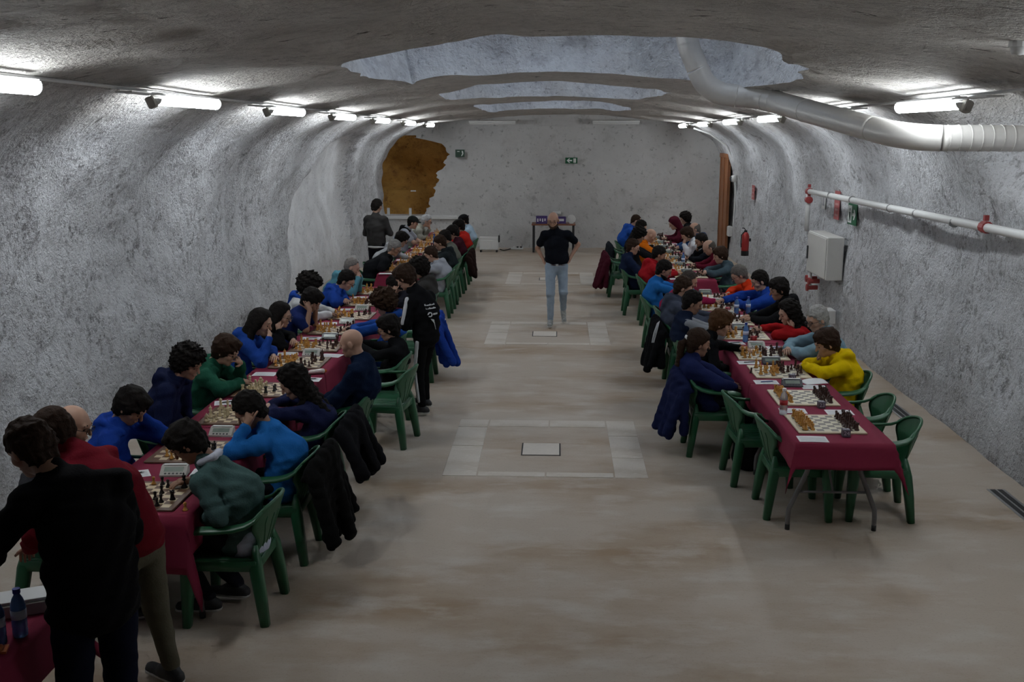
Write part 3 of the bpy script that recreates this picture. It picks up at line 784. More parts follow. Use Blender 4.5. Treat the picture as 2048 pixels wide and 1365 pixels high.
obj('body', MB().box(-0.11, 0.11, -0.06, 0.18, -0.03, 0.03, 0.008), M['whitep'], t); obj('vent', MB().box(-0.09, 0.09, -0.064, -0.06, -0.012, 0.012), M['whitem'], t)
# desk at the end wall with its boxes
t = thing('side_desk', 'small brown desk on black legs against the end wall', 'desk', (-0.08, 26.15, 0))
obj('top', MB().box(-0.55, 0.55, -0.3, 0.3, 0.68, 0.715, 0.006), M['deskwood'], t)
for sx in (-0.50, 0.50):
    for sy in (-0.26, 0.26): obj('leg', MB().box(sx - 0.025, sx + 0.025, sy - 0.025, sy + 0.025, 0, 0.68), M['black'], t)
    obj('leg_bar', MB().box(sx - 0.015, sx + 0.015, -0.24, 0.24, 0.05, 0.08), M['black'], t)
t = thing('purple_box', 'purple printed box on the small desk', 'box', (-0.38, 26.05, 0.715))
obj('body', MB().box(-0.14, 0.14, -0.09, 0.09, 0, 0.19, 0.004), M['purple'], t)
for k in range(4): obj('printed_mark', MB().box(-0.11 + 0.06 * k, -0.08 + 0.06 * k, -0.094, -0.09, 0.05 + 0.02 * (k % 2), 0.13), M['white'], t)
t = thing('purple_box', 'second purple box behind the walking man on the desk', 'box', (0.12, 26.1, 0.715))
obj('body', MB().box(-0.11, 0.11, -0.07, 0.07, 0, 0.17, 0.004), M['purple'], t); obj('printed_mark', MB().box(-0.06, 0.06, -0.074, -0.07, 0.06, 0.12), M['white'], t)
t = thing('white_dish', 'round white dish standing on the small desk', 'dish', (0.37, 26.1, 0.715))
obj('rim', MB().tube([(0, 0.0, 0.11), (0, 0.02, 0.11)], 0.11, 16), M['whitep'], t); obj('stand', MB().box(-0.05, 0.05, -0.03, 0.05, 0, 0.03), M['whitep'], t)
# heater and power strip
t = thing('panel_heater', 'white panel heater standing at the end wall', 'heater', (-1.71, 26.0, 0))
obj('panel', MB().box(-0.24, 0.24, -0.05, 0.05, 0.05, 0.30, 0.012), M['whitep'], t); obj('top_grille', MB().box(-0.24, 0.24, -0.045, 0.045, 0.30, 0.38, 0.01), M['whitem'], t)
for sx in (-0.2, 0.2): obj('foot', MB().box(sx - 0.02, sx + 0.02, -0.12, 0.12, 0, 0.05), M['black'], t)
obj('end_cap', MB().box(0.24, 0.275, -0.055, 0.055, 0.24, 0.42, 0.01), M['black'], t)
t = thing('power_strip', 'white power strip on the floor by the end wall', 'power strip', (-1.02, 26.55, 0))
obj('strip', MB().box(-0.16, 0.16, -0.035, 0.035, 0, 0.045, 0.008), M['whitep'], t)
for k in range(3): obj('plug', MB().box(-0.1 + 0.09 * k, -0.05 + 0.09 * k, -0.02, 0.02, 0.045, 0.08), M['black'] if k else M['whitep'], t)
tag(obj('heater_cable', MB().tube([(-1.44, 26.1, 0.05), (-1.35, 26.2, 0.012), (-1.25, 26.4, 0.012), (-1.18, 26.55, 0.02)], 0.012, 6), M['black']), 'black cable from the heater to the power strip', 'cable')
# ------------------------------------------------------------------ green plastic armchairs
def chair_meshes():
    g = M['green']; out = []
    def seat(u, v):
        x = -0.20 + 0.43 * u; y = (-0.215 + 0.43 * v) * (1.0 + 0.10 * u)
        z = 0.412 - 0.018 * math.sin(math.pi * u) * math.sin(math.pi * v) - (0.03 * max(0, (u - 0.85) / 0.15) ** 2) + 0.01 * (2 * v - 1) ** 2
        return (x, y, z)
    mb = MB().grid(seat, 10, 10, 0.016)
    mb.box(-0.20, 0.20, -0.232, -0.217, 0.345, 0.412, 0.004); mb.box(-0.20, 0.20, 0.217, 0.232, 0.345, 0.412, 0.004)
    mb.box(0.195, 0.212, -0.232, 0.232, 0.345, 0.40, 0.004); mb.box(-0.215, -0.2, -0.2, 0.2, 0.345, 0.41, 0.004)
    out.append(('seat', mb.mesh('seat', g, True)))
    for y in (-0.14, -0.085, -0.03, 0.03, 0.085, 0.14):
        out.append(('seat_rib', MB().box(-0.15, 0.15, y - 0.008, y + 0.008, 0.392, 0.4035, 0.003).mesh('seat_rib', g)))
    # mushroom shaped shell: narrow waist, wide round crown, leaning back
    def back(u, v):
        s = 2 * u - 1
        w = 0.150 + 0.088 * (0.5 - 0.5 * math.cos(math.pi * min(1, max(0, (v - .22) / .46)))); w *= math.sqrt(max(0.0, 1 - (max(0, v - .66) / .34) ** 2)) if v > .66 else 1; w = max(w, .012)
        return (-0.185 - 0.125 * v + 0.085 * (s * w / 0.24) ** 2, s * w, 0.40 + 0.365 * v)
    mb = MB().grid(lambda u, v: back(u, 1 - (1 - v) ** 1.5), 16, 26, 0.011)
    out.append(('backrest', mb.mesh('backrest', g, True)))
    for s in (0.2, 0.35, 0.5, 0.65, 0.8):
        out.append(('back_rib', MB().tube([tuple(np.array(back(s, h)) + np.array([-0.010, 0, 0])) for h in (0.08, 0.25, 0.45, 0.62, 0.74)], 0.007, 6).mesh('back_rib', g, True)))
    hs_ = (.70, .76, .82, .87, .91, .945, .97, .988, .997); top = [back(0.0, h) for h in hs_] + [back(0.5, 1.0)] + [back(1.0, h) for h in hs_[::-1]]
    out.append(('top_rim', MB().tube([tuple(p) for p in top], 0.012, 8).mesh('top_rim', g, True)))
    for s in (-1, 1):
        u = 0.0 if s < 0 else 1.0
        pts = [back(u, .86), back(u, .74), (-0.150, s * 0.252, 0.645), (-0.08, s * 0.270, 0.632), (0.02, s * 0.278, 0.626), (0.13, s * 0.278, 0.622), (0.195, s * 0.274, 0.606), (0.222, s * 0.268, 0.56)]
        out.append(('armrest', MB().tube([tuple(p) for p in pts], [0.5, 0.75, 0.95, 1.05, 1.1, 1.15, 1.05, 0.95], sq=(0.029, 0.012)).mesh('armrest', g, True)))
        front = [(0.222, s * 0.266, 0.575), (0.212, s * 0.258, 0.46), (0.205, s * 0.245, 0.385), (0.218, s * 0.256, 0.2), (0.228, s * 0.264, 0.0)]
        out.append(('leg', MB().tube(front, [0.9, 1.1, 1.5, 1.15, 0.85], sq=(0.034, 0.028)).mesh('leg', g, True)))
        rear = [(-0.183, s * 0.165, 0.49), (-0.184, s * 0.180, 0.43), (-0.190, s * 0.198, 0.36), (-0.215, s * 0.217, 0.2), (-0.240, s * 0.232, 0.0)]
        out.append(('leg', MB().tube(rear, [0.35, 0.85, 1.18, 1.08, 0.85], sq=(0.036, 0.030)).mesh('leg', g, True)))
    return out
CHAIR = chair_meshes()
def add_chair(x, y, rz, who, label=None, z=0.0):
    t = thing('garden_chair', label or ('green plastic armchair under ' + who), 'chair', (x, y, z), rz, 'green plastic armchairs')
    for n, me in CHAIR: link(n, me, t)
    return t

# ------------------------------------------------------------------ folding tables and cloths
TW = 0.70
def leg_frame():
    mb = MB()
    for s in (-1, 1):
        mb.tube([(s * 0.185, 0, 0.72), (s * 0.185, 0, 0.52), (s * 0.20, 0, 0.45), (s * 0.295, 0, 0.22), (s * 0.318, 0, 0.165), (s * 0.322, 0, 0.10), (s * 0.322, 0, 0.02)], 0.0185, 8)
    return mb.mesh('leg_frame', M['tube'], True)
LEGF = leg_frame()
LEGS = [MB().tube([(s * 0.185, 0, 0.72), (s * 0.185, 0, 0.52), (s * 0.20, 0, 0.45), (s * 0.295, 0, 0.22), (s * 0.318, 0, 0.165), (s * 0.322, 0, 0.10), (s * 0.322, 0, 0.02)], 0.0185, 8).mesh('leg', M['tube'], True) for s in (-1, 1)]
CROSS = MB().tube([(-0.255, 0, 0.30), (0.255, 0, 0.30)], 0.010, 8).mesh('crossbar', M['tube'], True)
BRACE = MB().tube([(0.0, 0.0, 0.31), (0.0, 0.25, 0.55), (0.0, 0.32, 0.71)], 0.009, 6).mesh('brace', M['tube'], True)
FOOT = MB().tube([(0, 0, 0.0), (0, 0, 0.045)], 0.019, 8).mesh('rubber_foot', M['black'], True)
TOPM = {}
def table(xc, y0, y1, where):
    L = y1 - y0
    t = thing('folding_table', 'grey-legged folding table ' + where, 'table', (xc, (y0 + y1) / 2, 0), 0, 'folding tables')
    obj('tabletop', MB().box(-TW / 2 + 0.005, TW / 2 - 0.005, -L / 2 + 0.004, L / 2 - 0.004, 0.715, 0.745, 0.006), M['tabletop'], t)
    for s in (-1, 1):
        yy = s * (L / 2 - 0.26)
        for me in LEGS:
            lg = link('leg', me, t, (0, yy, 0))
        for sx in (-0.322, 0.322): link('rubber_foot', FOOT, t, (sx, yy, 0))
        link('crossbar', CROSS, t, (0, yy, 0)); link('brace', BRACE, t, (0, yy, 0), (0, 0, 0 if s < 0 else math.pi))
    return t
def cloth_obj(xc, y0, y1, where, side=0.22, near=0.0, far_=0.0, seed=1, corner=0.5):
    L = y1 - y0; W = TW
    su = [-side * (1 - k / 6) - W / 2 for k in range(6)] + list(np.linspace(-W / 2, W / 2, 8)) + [W / 2 + side * (k + 1) / 6 for k in range(6)]
    nv_n = 6 if near else 0; nv_f = 6 if far_ else 0
    sv = [-near * (1 - k / 6) - L / 2 for k in range(nv_n)] + list(np.linspace(-L / 2, L / 2, 40)) + [L / 2 + far_ * (k + 1) / 6 for k in range(nv_f)]
    def fn(u, v):
        s = su[int(round(u * (len(su) - 1)))]; q = sv[int(round(v * (len(sv) - 1)))]
        a = max(0.0, abs(s) - W / 2); b_ = max(0.0, abs(q) - L / 2)
        sx = 1 if s > 0 else -1; sy = 1 if q > 0 else -1
        lo, hi = min(a, b_), max(a, b_)
        drop = hi + corner * lo
        x = min(max(s, -W / 2), W / 2); y = min(max(q, -L / 2), L / 2)
        w1 = math.sin(q * 7.3 + seed) + 0.6 * math.sin(q * 15.1 + 2 * seed); w2 = math.sin(s * 11 + seed)
        if a > 0: x += sx * (0.006 + 0.05 * a * (1 + 0.6 * w1) + 0.42 * lo)
        if b_ > 0: y += sy * (0.006 + 0.06 * b_ * (1 + 0.6 * w2) + 0.42 * lo)
        z = 0.7535 - drop + 0.0012 * math.sin(q * 9 + seed) * (1 if drop == 0 else 0)
        if drop > 0: z = 0.7535 - drop + 0.004 * math.exp(-drop / 0.01) - 0.004
        return (x, y, z)
    mb = MB().grid(fn, len(su) - 1, len(sv) - 1, 0.003)
    o = obj('tablecloth', mb, M['clothm'], None, (xc, (y0 + y1) / 2, 0), smooth=True)
    return tag(o, 'maroon tablecloth ' + where, 'tablecloth', 'maroon tablecloths')

RX, LX = 2.08, -2.485
TABLES = [
    (RX, 7.17, 8.97, 'at the bare row end without players'), (RX, 8.97, 10.77, 'in front of the yellow hoodie boy'), (RX, 10.77, 12.57, 'in front of the long-haired red sweater woman'), (RX, 12.57, 14.35, 'between orange jacket and pink sweater'),
    (RX, 15.62, 17.42, 'between red hoodie and slate sweater'), (RX, 17.42, 19.22, 'between orange hoodie and white hoodie'), (RX, 19.22, 21.02, 'under the bald man in blue'), (RX, 21.02, 22.8, 'before the maroon hooded player'),
    (LX, 5.55, 7.38, 'before the green-grey sweater back'), (LX, 7.38, 9.2, 'before the dark green hoodie'), (LX, 9.2, 11.0, 'before the girl covering her mouth'), (LX, 11.0, 12.85, 'before the player holding his head'), (LX, 12.85, 14.7, 'before the grey-haired man in teal'),
    (LX, 16.08, 17.9, 'before the grey-haired man in black'), (LX, 17.9, 19.7, 'before the pale hoodie reaching over'), (LX, 19.7, 21.5, 'before the man in the flat cap'), (LX, 21.5, 23.2, 'before the white-haired man in beige'),
    (-2.67, 3.0, 4.52, 'beside the standing man in black'),
]
for k, (xc, y0, y1, wh) in enumerate(TABLES):
    table(xc, y0, y1, wh)
    near = {0: 0.185, 4: 0.22, 8: 0.34, 13: 0.23, 17: 0.25}.get(k, 0.0)
    far_ = {3: 0.2, 7: 0.2, 12: 0.2, 16: 0.2, 17: 0.25}.get(k, 0.0)
    cloth_obj(xc, y0 + (0.0 if near else 0.002), y1 - (0.0 if far_ else 0.002), wh, 0.20 if xc > 0 else 0.24, near, far_, k + 1, 0.75)

# ------------------------------------------------------------------ chess sets
SQ = 0.0535; BW = 0.50; TZ = 0.7545
def board_meshes(frame_m, lt, dk):
    fr = MB().box(-BW / 2, BW / 2, -BW / 2, BW / 2, 0, 0.014, 0.003)
    a, b_ = MB(), MB()
    for i in range(8):
        for j in range(8):
            x, y = (i - 4) * SQ, (j - 4) * SQ
            (a if (i + j) % 2 else b_).add([(x, y, 0.0146), (x + SQ, y, 0.0146), (x + SQ, y + SQ, 0.0146), (x, y + SQ, 0.0146)], [(0, 1, 2, 3)])
    return fr.mesh('frame', frame_m), a.mesh('light_squares', lt), b_.mesh('dark_squares', dk)
BOARD_W = board_meshes(M['wframe'], M['maple'], M['walnut'])
BOARD_C = board_meshes(M['cframe'], M['csq'], M['gsq'])
PROFS = {
    'pawn': [(0, 0), (.0165, 0), (.0165, .005), (.0125, .010), (.0075, .022), (.0065, .030), (.0105, .032), (.0065, .034), (.0095, .039), (.0105, .044), (.0085, .050), (0, .053)],
    'rook': [(0, 0), (.0185, 0), (.0185, .006), (.014, .012), (.0105, .034), (.0105, .040), (.0145, .043), (.0145, .055), (.010, .055), (.010, .050), (0, .050)],
    'bishop': [(0, 0), (.0185, 0), (.0185, .006), (.0135, .013), (.0075, .036), (.0125, .043), (.007, .045), (.0105, .053), (.009, .062), (.004, .069), (.0045, .073), (0, .076)],
    'queen': [(0, 0), (.020, 0), (.020, .007), (.015, .014), (.0085, .044), (.0135, .052), (.0085, .054), (.0105, .066), (.0145, .078), (.010, .081), (.004, .084), (.004, .088), (0, .090)],
    'king': [(0, 0), (.0205, 0), (.0205, .007), (.0155, .015), (.009, .048), (.0145, .057), (.009, .059), (.0115, .070), (.0135, .080), (.006, .085), (0, .086)],
    'knight': [(0, 0), (.0185, 0), (.0185, .006), (.0145, .012), (.0125, .018), (0, .020)],
}
def piece_mb(kind):
    mb = MB().lathe(PROFS[kind], 10)
    if kind == 'king':
        mb.box(-.002, .002, -.0022, .0022, .085, .100); mb.box(-.006, .006, -.0022, .0022, .090, .0945)
    if kind == 'rook':
        for a in range(4):
            c, s = math.cos(a * math.pi / 2), math.sin(a * math.pi / 2)
            mb.box(.0115 * c - .004, .0115 * c + .004, .0115 * s - .004, .0115 * s + .004, .054, .059)
    if kind == 'knight':
        out = [(-.011, .017), (.010, .017), (.007, .028), (.004, .034), (.010, .036), (.0165, .037), (.0175, .043), (.011, .052), (.004, .060), (.002, .066), (-.002, .060), (-.008, .054), (-.013, .040)]
        n = len(out); vs_ = [(x, -.0065, z) for x, z in out] + [(x, .0065, z) for x, z in out]
        mb.add(vs_, [tuple(range(n)), tuple(reversed(range(n, 2 * n)))] + [(i, n + i, n + (i + 1) % n, (i + 1) % n) for i in range(n)])
    return mb
PIECE_MB = {k: piece_mb(k) for k in PROFS}
PIECE_ME = {}
def piece_me(kind, mname):
    if (kind, mname) not in PIECE_ME: PIECE_ME[(kind, mname)] = PIECE_MB[kind].mesh(kind, M[mname], True)
    return PIECE_ME[(kind, mname)]
BACKR = ['rook', 'knight', 'bishop', 'queen', 'king', 'bishop', 'knight', 'rook']
def position(seed, n_w, n_b):
    """a plausible middlegame: (kind, file index along Y, rank index along X, is_white)"""
    r = random.Random(seed); occ = {}; res = []
    def put(kind, f, rk, w):
        for _ in range(20):
            if 0 <= rk <= 7 and 0 <= f <= 7 and (f, rk) not in occ:
                occ[(f, rk)] = 1; res.append((kind, f, rk, w)); return
            f, rk = r.randrange(8), (r.randrange(4) if w else 4 + r.randrange(4))
    for w, n in ((True, n_w), (False, n_b)):
        base = 0 if w else 7; d = 1 if w else -1
        kinds = ['king', 'rook', 'rook', 'queen', 'bishop', 'knight', 'bishop', 'knight'][:max(3, n - 6)]
        npw = max(0, n - len(kinds))
        put('king', 6 if r.random() < .7 else 2, base, w)
        files = list(range(8)); r.shuffle(files)
        for f in files[:npw]: put('pawn', f, base + d * r.choice([1, 1, 1, 2, 2, 3]), w)
        for kd in kinds[1:]: put(kd, r.randrange(8), base + d * r.choice([0, 0, 1, 2, 2, 3]), w)
    return res
def start_position():
    res = []
    for f in range(8):
        res += [(BACKR[f], f, 0, True), ('pawn', f, 1, True), ('pawn', f, 6, False), (BACKR[f], f, 7, False)]
    return res
COLW = {'amber': 'amber wooden', 'pale': 'pale boxwood', 'darkp': 'dark rosewood', 'blackp': 'black wooden'}
STUFF = {'amber': [], 'darkp': []}
N_IND = [0]
def chessboard(x, y, desc, style, wmat, bmat, pos, individual=True, rz=0.0):
    t = thing('chessboard', ('walnut-framed' if style == 'W' else 'cream-framed') + ' chessboard ' + desc, 'chessboard', (x, y, TZ), rz, 'chessboards')
    fr, a, b_ = BOARD_W if style == 'W' else BOARD_C
    link('frame', fr, t); link('light_squares', a, t); link('dark_squares', b_, t)
    r = random.Random(int(y * 100)); made = []
    for kind, f, rk, w in pos:
        lx, ly = (rk - 3.5) * SQ + r.uniform(-.004, .004), (f - 3.5) * SQ + r.uniform(-.004, .004)
        ang = (0 if w else math.pi) + r.uniform(-.3, .3)
        c, s = math.cos(rz), math.sin(rz)
        wx, wy = x + lx * c - ly * s, y + lx * s + ly * c
        mn = wmat if w else bmat
        if individual:
            N_IND[0] += 1
            o = link(kind if kind in ('pawn',) else kind, piece_me(kind, mn), None, (wx, wy, TZ + 0.0146), (0, 0, ang))
            o.name = 'chess_' + kind
            made.append((wy, kind, mn, o))
        else:
            STUFF['amber' if w else 'darkp'].append((kind, wx, wy, TZ + 0.0146, ang))
    cnt = {}
    for wy, kind, mn, o in sorted(made, key=lambda q: q[0]):
        n_ = cnt.get((kind, mn), 0); cnt[(kind, mn)] = n_ + 1
        tot = sum(1 for q in made if q[1] == kind and q[2] == mn)
        od = '' if tot == 1 else ['nearest ', 'second nearest ', 'third nearest ', 'fourth nearest ', 'fifth nearest ', 'sixth nearest ', 'seventh nearest ', 'eighth nearest '][n_]
        tag(o, od + COLW[mn].split()[0] + ' ' + kind + ' on the board ' + desc, 'chess piece', 'chess pieces on the board ' + desc)
    return t
def clock_meshes():
    prof_ = [(-0.05, 0), (0.05, 0), (0.05, 0.012), (-0.012, 0.055), (-0.05, 0.058)]
    def ex(p, w):
        n = len(p); return MB().add([(-w, a, b_) for a, b_ in p] + [(w, a, b_) for a, b_ in p], [tuple(range(n)), tuple(reversed(range(n, 2 * n)))] + [(i, n + i, n + (i + 1) % n, (i + 1) % n) for i in range(n)])
    return ex(prof_, 0.085)
CLK = clock_meshes()
# display lies on the sloped face (local -y is the readable side)
def slope(u, w, off):   # u across, w 0..1 down the slope
    y0_, z0_, y1_, z1_ = 0.012, 0.055, -0.05, 0.012
    dy, dz = y1_ - y0_, z1_ - z0_; n_ = math.hypot(dy, dz); ny, nz_ = dz / n_ * 1, -dy / n_
    return (u, y0_ + dy * w + ny * off, z0_ + dz * w + nz_ * off)
def slope_quad(u0, u1, w0, w1, off): return MB().add([slope(u0, w1, off), slope(u1, w1, off), slope(u1, w0, off), slope(u0, w0, off)], [(0, 1, 2, 3)])
CLK = MB().add([(sx * 0.085, -y, z) for sx in (-1, 1) for y, z in [(-0.05, 0), (0.05, 0), (0.05, 0.012), (-0.012, 0.055), (-0.05, 0.058)]],
               [(0, 1, 2, 3, 4), (9, 8, 7, 6, 5)] + [(i, 5 + i, 5 + (i + 1) % 5, (i + 1) % 5) for i in range(5)])
CLK_ME = {'g': CLK.mesh('shell', M['clock']), 'd': CLK.mesh('shell', M['clockd'])}
LCD_ME = slope_quad(-0.062, 0.062, 0.12, 0.62, 0.0012).mesh('display', M['lcd'])
ROCK_ME = MB().box(-0.075, 0.075, 0.018, 0.045, 0.056, 0.064, 0.003).mesh('rocker', M['whitep'])
BTN = [slope_quad(-0.056 + 0.025 * k, -0.042 + 0.025 * k, 0.74, 0.90, 0.0012).mesh('button', M['black']) for k in range(5)]
def clock(x, y, desc, kind='g', rz=0.0):
    t = thing('chess_clock', ('grey' if kind == 'g' else 'dark') + ' digital chess clock ' + desc, 'clock', (x, y, TZ), rz, 'chess clocks')
    link('shell', CLK_ME[kind], t); link('display', LCD_ME, t); link('rocker', ROCK_ME, t)
    for me in BTN: link('button', me, t)
SHEET_ME = MB().grid(lambda u, v: (-0.105 + 0.21 * u, -0.074 + 0.148 * v, 0.0012 + 0.002 * math.sin(3 * u)), 6, 2, 0.0008).mesh('score_sheet', M['paper'])
LINE_ME = [MB().box(-0.09, 0.09, -0.05 + 0.02 * k, -0.048 + 0.02 * k, 0.0042, 0.0046).mesh('printed_line', M['ink']) for k in range(5)]
CURL_ME = MB().grid(lambda u, v: (-0.105 + 0.21 * u, -0.074 + 0.148 * v, 0.002 + 0.018 * abs(math.sin(2.4 * u * v))), 8, 6, 0.0008).mesh('score_sheet', M['paper'], True)
def sheet(x, y, who, rz=0.0, pen=None, curl=False):
    t = thing('score_sheet', 'white score sheet lying by ' + who, 'paper', (x, y, TZ), rz, 'score sheets')
    if curl: link('page', CURL_ME, t)
    else:
        link('page', SHEET_ME, t)
        for me in LINE_ME: link('printed_line', me, t)
    if pen:
        p = thing('pen', ('blue' if pen == 'pen' else 'black') + ' pen on the score sheet by ' + who, 'pen', (x + 0.01, y, TZ + 0.009), rz + 0.25, 'pens')
        obj('barrel', MB().tube([(-0.06, 0, 0), (0.05, 0, 0)], 0.0045, 6), M[pen], p); obj('tip', MB().tube([(0.05, 0, 0), (0.068, 0, 0)], [0.0042, 0.001], 6), M['steel'], p)
def bottle(x, y, z, label, style='b', h=0.215):
    t = thing('water_bottle', label, 'bottle', (x, y, z), 0, 'water bottles')
    s = h / 0.215
    prof_ = [(0, 0), (.028, 0), (.031, .006), (.031, .03), (.029, .036), (.031, .042), (.031, .075), (.031, .125), (.030, .140), (.022, .168), (.0125, .185), (.0125, .196), (0, .196)]
    obj('body', MB().lathe([(r * s, q * s) for r, q in prof_], 16), M['bottleb' if style == 'b' else 'bottlec'], t, smooth=True)
    obj('cap', MB().lathe([(0, .193 * s), (.0155 * s, .193 * s), (.0155 * s, .213 * s), (0, .215 * s)], 12), M['capb' if style == 'b' else 'capw'], t)
    obj('label', MB().lathe([(.0316 * s, .082 * s), (.0316 * s, .122 * s)], 16), M['labelb' if style == 'b' else 'labelr'], t, smooth=True)
def number_cube(x, y, num, where, red=False):
    t = thing('number_cube', ('red' if red else 'slate') + ' cube numbered ' + num + ' ' + where, 'number cube', (x, y, TZ), rng.uniform(-.1, .1), 'board number cubes')
    obj('block', MB().box(-0.028, 0.028, -0.028, 0.028, 0, 0.056, 0.003), M['cubered' if red else 'cube'], t)
    text(num, 0.044, M['digit'], t, (0, -0.0285, 0.029), (math.pi / 2, 0, 0))
    text(num, 0.036, M['digit'], t, (0, 0, 0.0565), (0, 0, 0))
# ------------------------------------------------------------------ implicit-surface figures
def axis_lines(lo, hi, step, zones):
    """rectilinear grid line positions, finer inside the zones [(a, b, step)]"""
    out = [lo]; x = lo
    while x < hi:
        s = step
        for a, b_, st in zones:
            if a - st <= x <= b_: s = min(s, st)
            elif x < a < x + s: s = max(st, a - x)
        x += s; out.append(x)
    return np.array(out)
class Field:
    def __init__(self, prims, vox, zones=(), pad=0.035):
        self.prims = prims
        los, his = [], []
        for p in prims:
            lo, hi = self.bounds(p); los.append(lo); his.append(hi)
        lo = np.min(los, 0) - pad; hi = np.max(his, 0) + pad
        self.g = [axis_lines(lo[i], hi[i], vox, [(z[0][i], z[1][i], z[2]) for z in zones]) for i in range(3)]
        self.d = np.full([len(a) for a in self.g], 0.3)
        for p in prims: self.put(p)
    def bounds(self, p):
        a, b_, r1, r2, k, sc, R, o = p
        r = max(r1, r2)
        if R is None:
            e = np.array(sc) * r
            return np.minimum(a, b_) - e, np.maximum(a, b_) + e
        A = o + R @ a; B_ = o + R @ b_; e = r * max(sc)
        return np.minimum(A, B_) - e, np.maximum(A, B_) + e
    def put(self, p):
        a, b_, r1, r2, k, sc, R, o = p
        lo, hi = self.bounds(p); m_ = k + 0.02
        sl = []
        for i in range(3):
            i0 = max(0, np.searchsorted(self.g[i], lo[i] - m_) - 1); i1 = min(len(self.g[i]), np.searchsorted(self.g[i], hi[i] + m_) + 1)
            if i1 <= i0: return
            sl.append(slice(i0, i1))
        x, y, z = self.g[0][sl[0]][:, None, None], self.g[1][sl[1]][None, :, None], self.g[2][sl[2]][None, None, :]
        if R is not None:
            x, y, z = x - o[0], y - o[1], z - o[2]
            x, y, z = x * R[0, 0] + y * R[1, 0] + z * R[2, 0], x * R[0, 1] + y * R[1, 1] + z * R[2, 1], x * R[0, 2] + y * R[1, 2] + z * R[2, 2]
        A = np.array(a) / sc; B_ = np.array(b_) / sc; ba = B_ - A; bb = float(ba @ ba)
        qx, qy, qz = x / sc[0] - A[0], y / sc[1] - A[1], z / sc[2] - A[2]
        if bb > 1e-12:
            t = np.clip((qx * ba[0] + qy * ba[1] + qz * ba[2]) / bb, 0, 1)
            dd = np.sqrt((qx - t * ba[0]) ** 2 + (qy - t * ba[1]) ** 2 + (qz - t * ba[2]) ** 2) - (r1 + (r2 - r1) * t)
        else:
            dd = np.sqrt(qx * qx + qy * qy + qz * qz) - r1
        dd = dd * min(sc)
        s = tuple(sl); d = self.d[s]
        h = np.clip(0.5 + 0.5 * (d - dd) / k, 0, 1)
        self.d[s] = d * (1 - h) + dd * h - k * h * (1 - h)
    def coords(self):
        return self.g[0][:, None, None], self.g[1][None, :, None], self.g[2][None, None, :]
    def local(self, R, o):
        x, y, z = self.coords(); x, y, z = x - o[0], y - o[1], z - o[2]
        return x * R[0, 0] + y * R[1, 0] + z * R[2, 0], x * R[0, 1] + y * R[1, 1] + z * R[2, 1], x * R[0, 2] + y * R[1, 2] + z * R[2, 2]
    def nets(self):
        D = self.d; D[0] = D[-1] = np.maximum(D[0], 0.01).max(); D[:, 0] = D[:, -1] = 0.02; D[:, :, 0] = D[:, :, -1] = 0.02
        ins = D < 0
        nx, ny, nz = D.shape
        c8 = [ins[i:nx - 1 + i, j:ny - 1 + j, k:nz - 1 + k] for i in (0, 1) for j in (0, 1) for k in (0, 1)]
        s = sum(c.astype(np.int8) for c in c8)
        act = (s > 0) & (s < 8)
        I, J, K = np.nonzero(act)
        n = len(I)
        if n == 0: return np.zeros((0, 3)), np.zeros((0, 4), int)
        vals = np.stack([D[I + i, J + j, K + k] for i in (0, 1) for j in (0, 1) for k in (0, 1)], 1)
        cor = np.array([(i, j, k) for i in (0, 1) for j in (0, 1) for k in (0, 1)], float)
        acc = np.zeros((n, 3)); cnt = np.zeros(n)
        for a in range(8):
            for b_ in range(a + 1, 8):
                if abs(cor[a] - cor[b_]).sum() != 1: continue
                v0, v1 = vals[:, a], vals[:, b_]; m_ = (v0 < 0) != (v1 < 0)
                t = np.where(m_, v0 / np.where(m_, v0 - v1, 1), 0)
                acc += np.where(m_[:, None], cor[a] + (cor[b_] - cor[a]) * t[:, None], 0); cnt += m_
        acc /= cnt[:, None]
        gx, gy, gz = self.g
        Vv = np.stack([gx[I] + acc[:, 0] * (gx[I + 1] - gx[I]), gy[J] + acc[:, 1] * (gy[J + 1] - gy[J]), gz[K] + acc[:, 2] * (gz[K + 1] - gz[K])], 1)
        vid = np.full(act.shape, -1, np.int64); vid[I, J, K] = np.arange(n)
        Fs = []
        e = ins[:-1, 1:-1, 1:-1] != ins[1:, 1:-1, 1:-1]; i, j, k = np.nonzero(e); j += 1; k += 1
        q = np.stack([vid[i, j - 1, k - 1], vid[i, j, k - 1], vid[i, j, k], vid[i, j - 1, k]], 1); fl = ~ins[i, j, k]; q[fl] = q[fl][:, ::-1]; Fs.append(q)
        e = ins[1:-1, :-1, 1:-1] != ins[1:-1, 1:, 1:-1]; i, j, k = np.nonzero(e); i += 1; k += 1
        q = np.stack([vid[i - 1, j, k - 1], vid[i - 1, j, k], vid[i, j, k], vid[i, j, k - 1]], 1); fl = ~ins[i, j, k]; q[fl] = q[fl][:, ::-1]; Fs.append(q)
        e = ins[1:-1, 1:-1, :-1] != ins[1:-1, 1:-1, 1:]; i, j, k = np.nonzero(e); i += 1; j += 1
        q = np.stack([vid[i - 1, j - 1, k], vid[i, j - 1, k], vid[i, j, k], vid[i - 1, j, k]], 1); fl = ~ins[i, j, k]; q[fl] = q[fl][:, ::-1]; Fs.append(q)
        F = np.vstack(Fs); F = F[(F >= 0).all(1)]
        return Vv, F
ONE = (1.0, 1.0, 1.0)
def cap(a, b_, r1, r2=None, k=0.03, sc=ONE): return (np.array(a, float), np.array(b_, float), r1, r1 if r2 is None else r2, k, sc, None, None)
def capR(R, o, a, b_, r1, r2=None, k=0.015, sc=ONE): return (np.array(a, float), np.array(b_, float), r1, r1 if r2 is None else r2, k, sc, R, o)
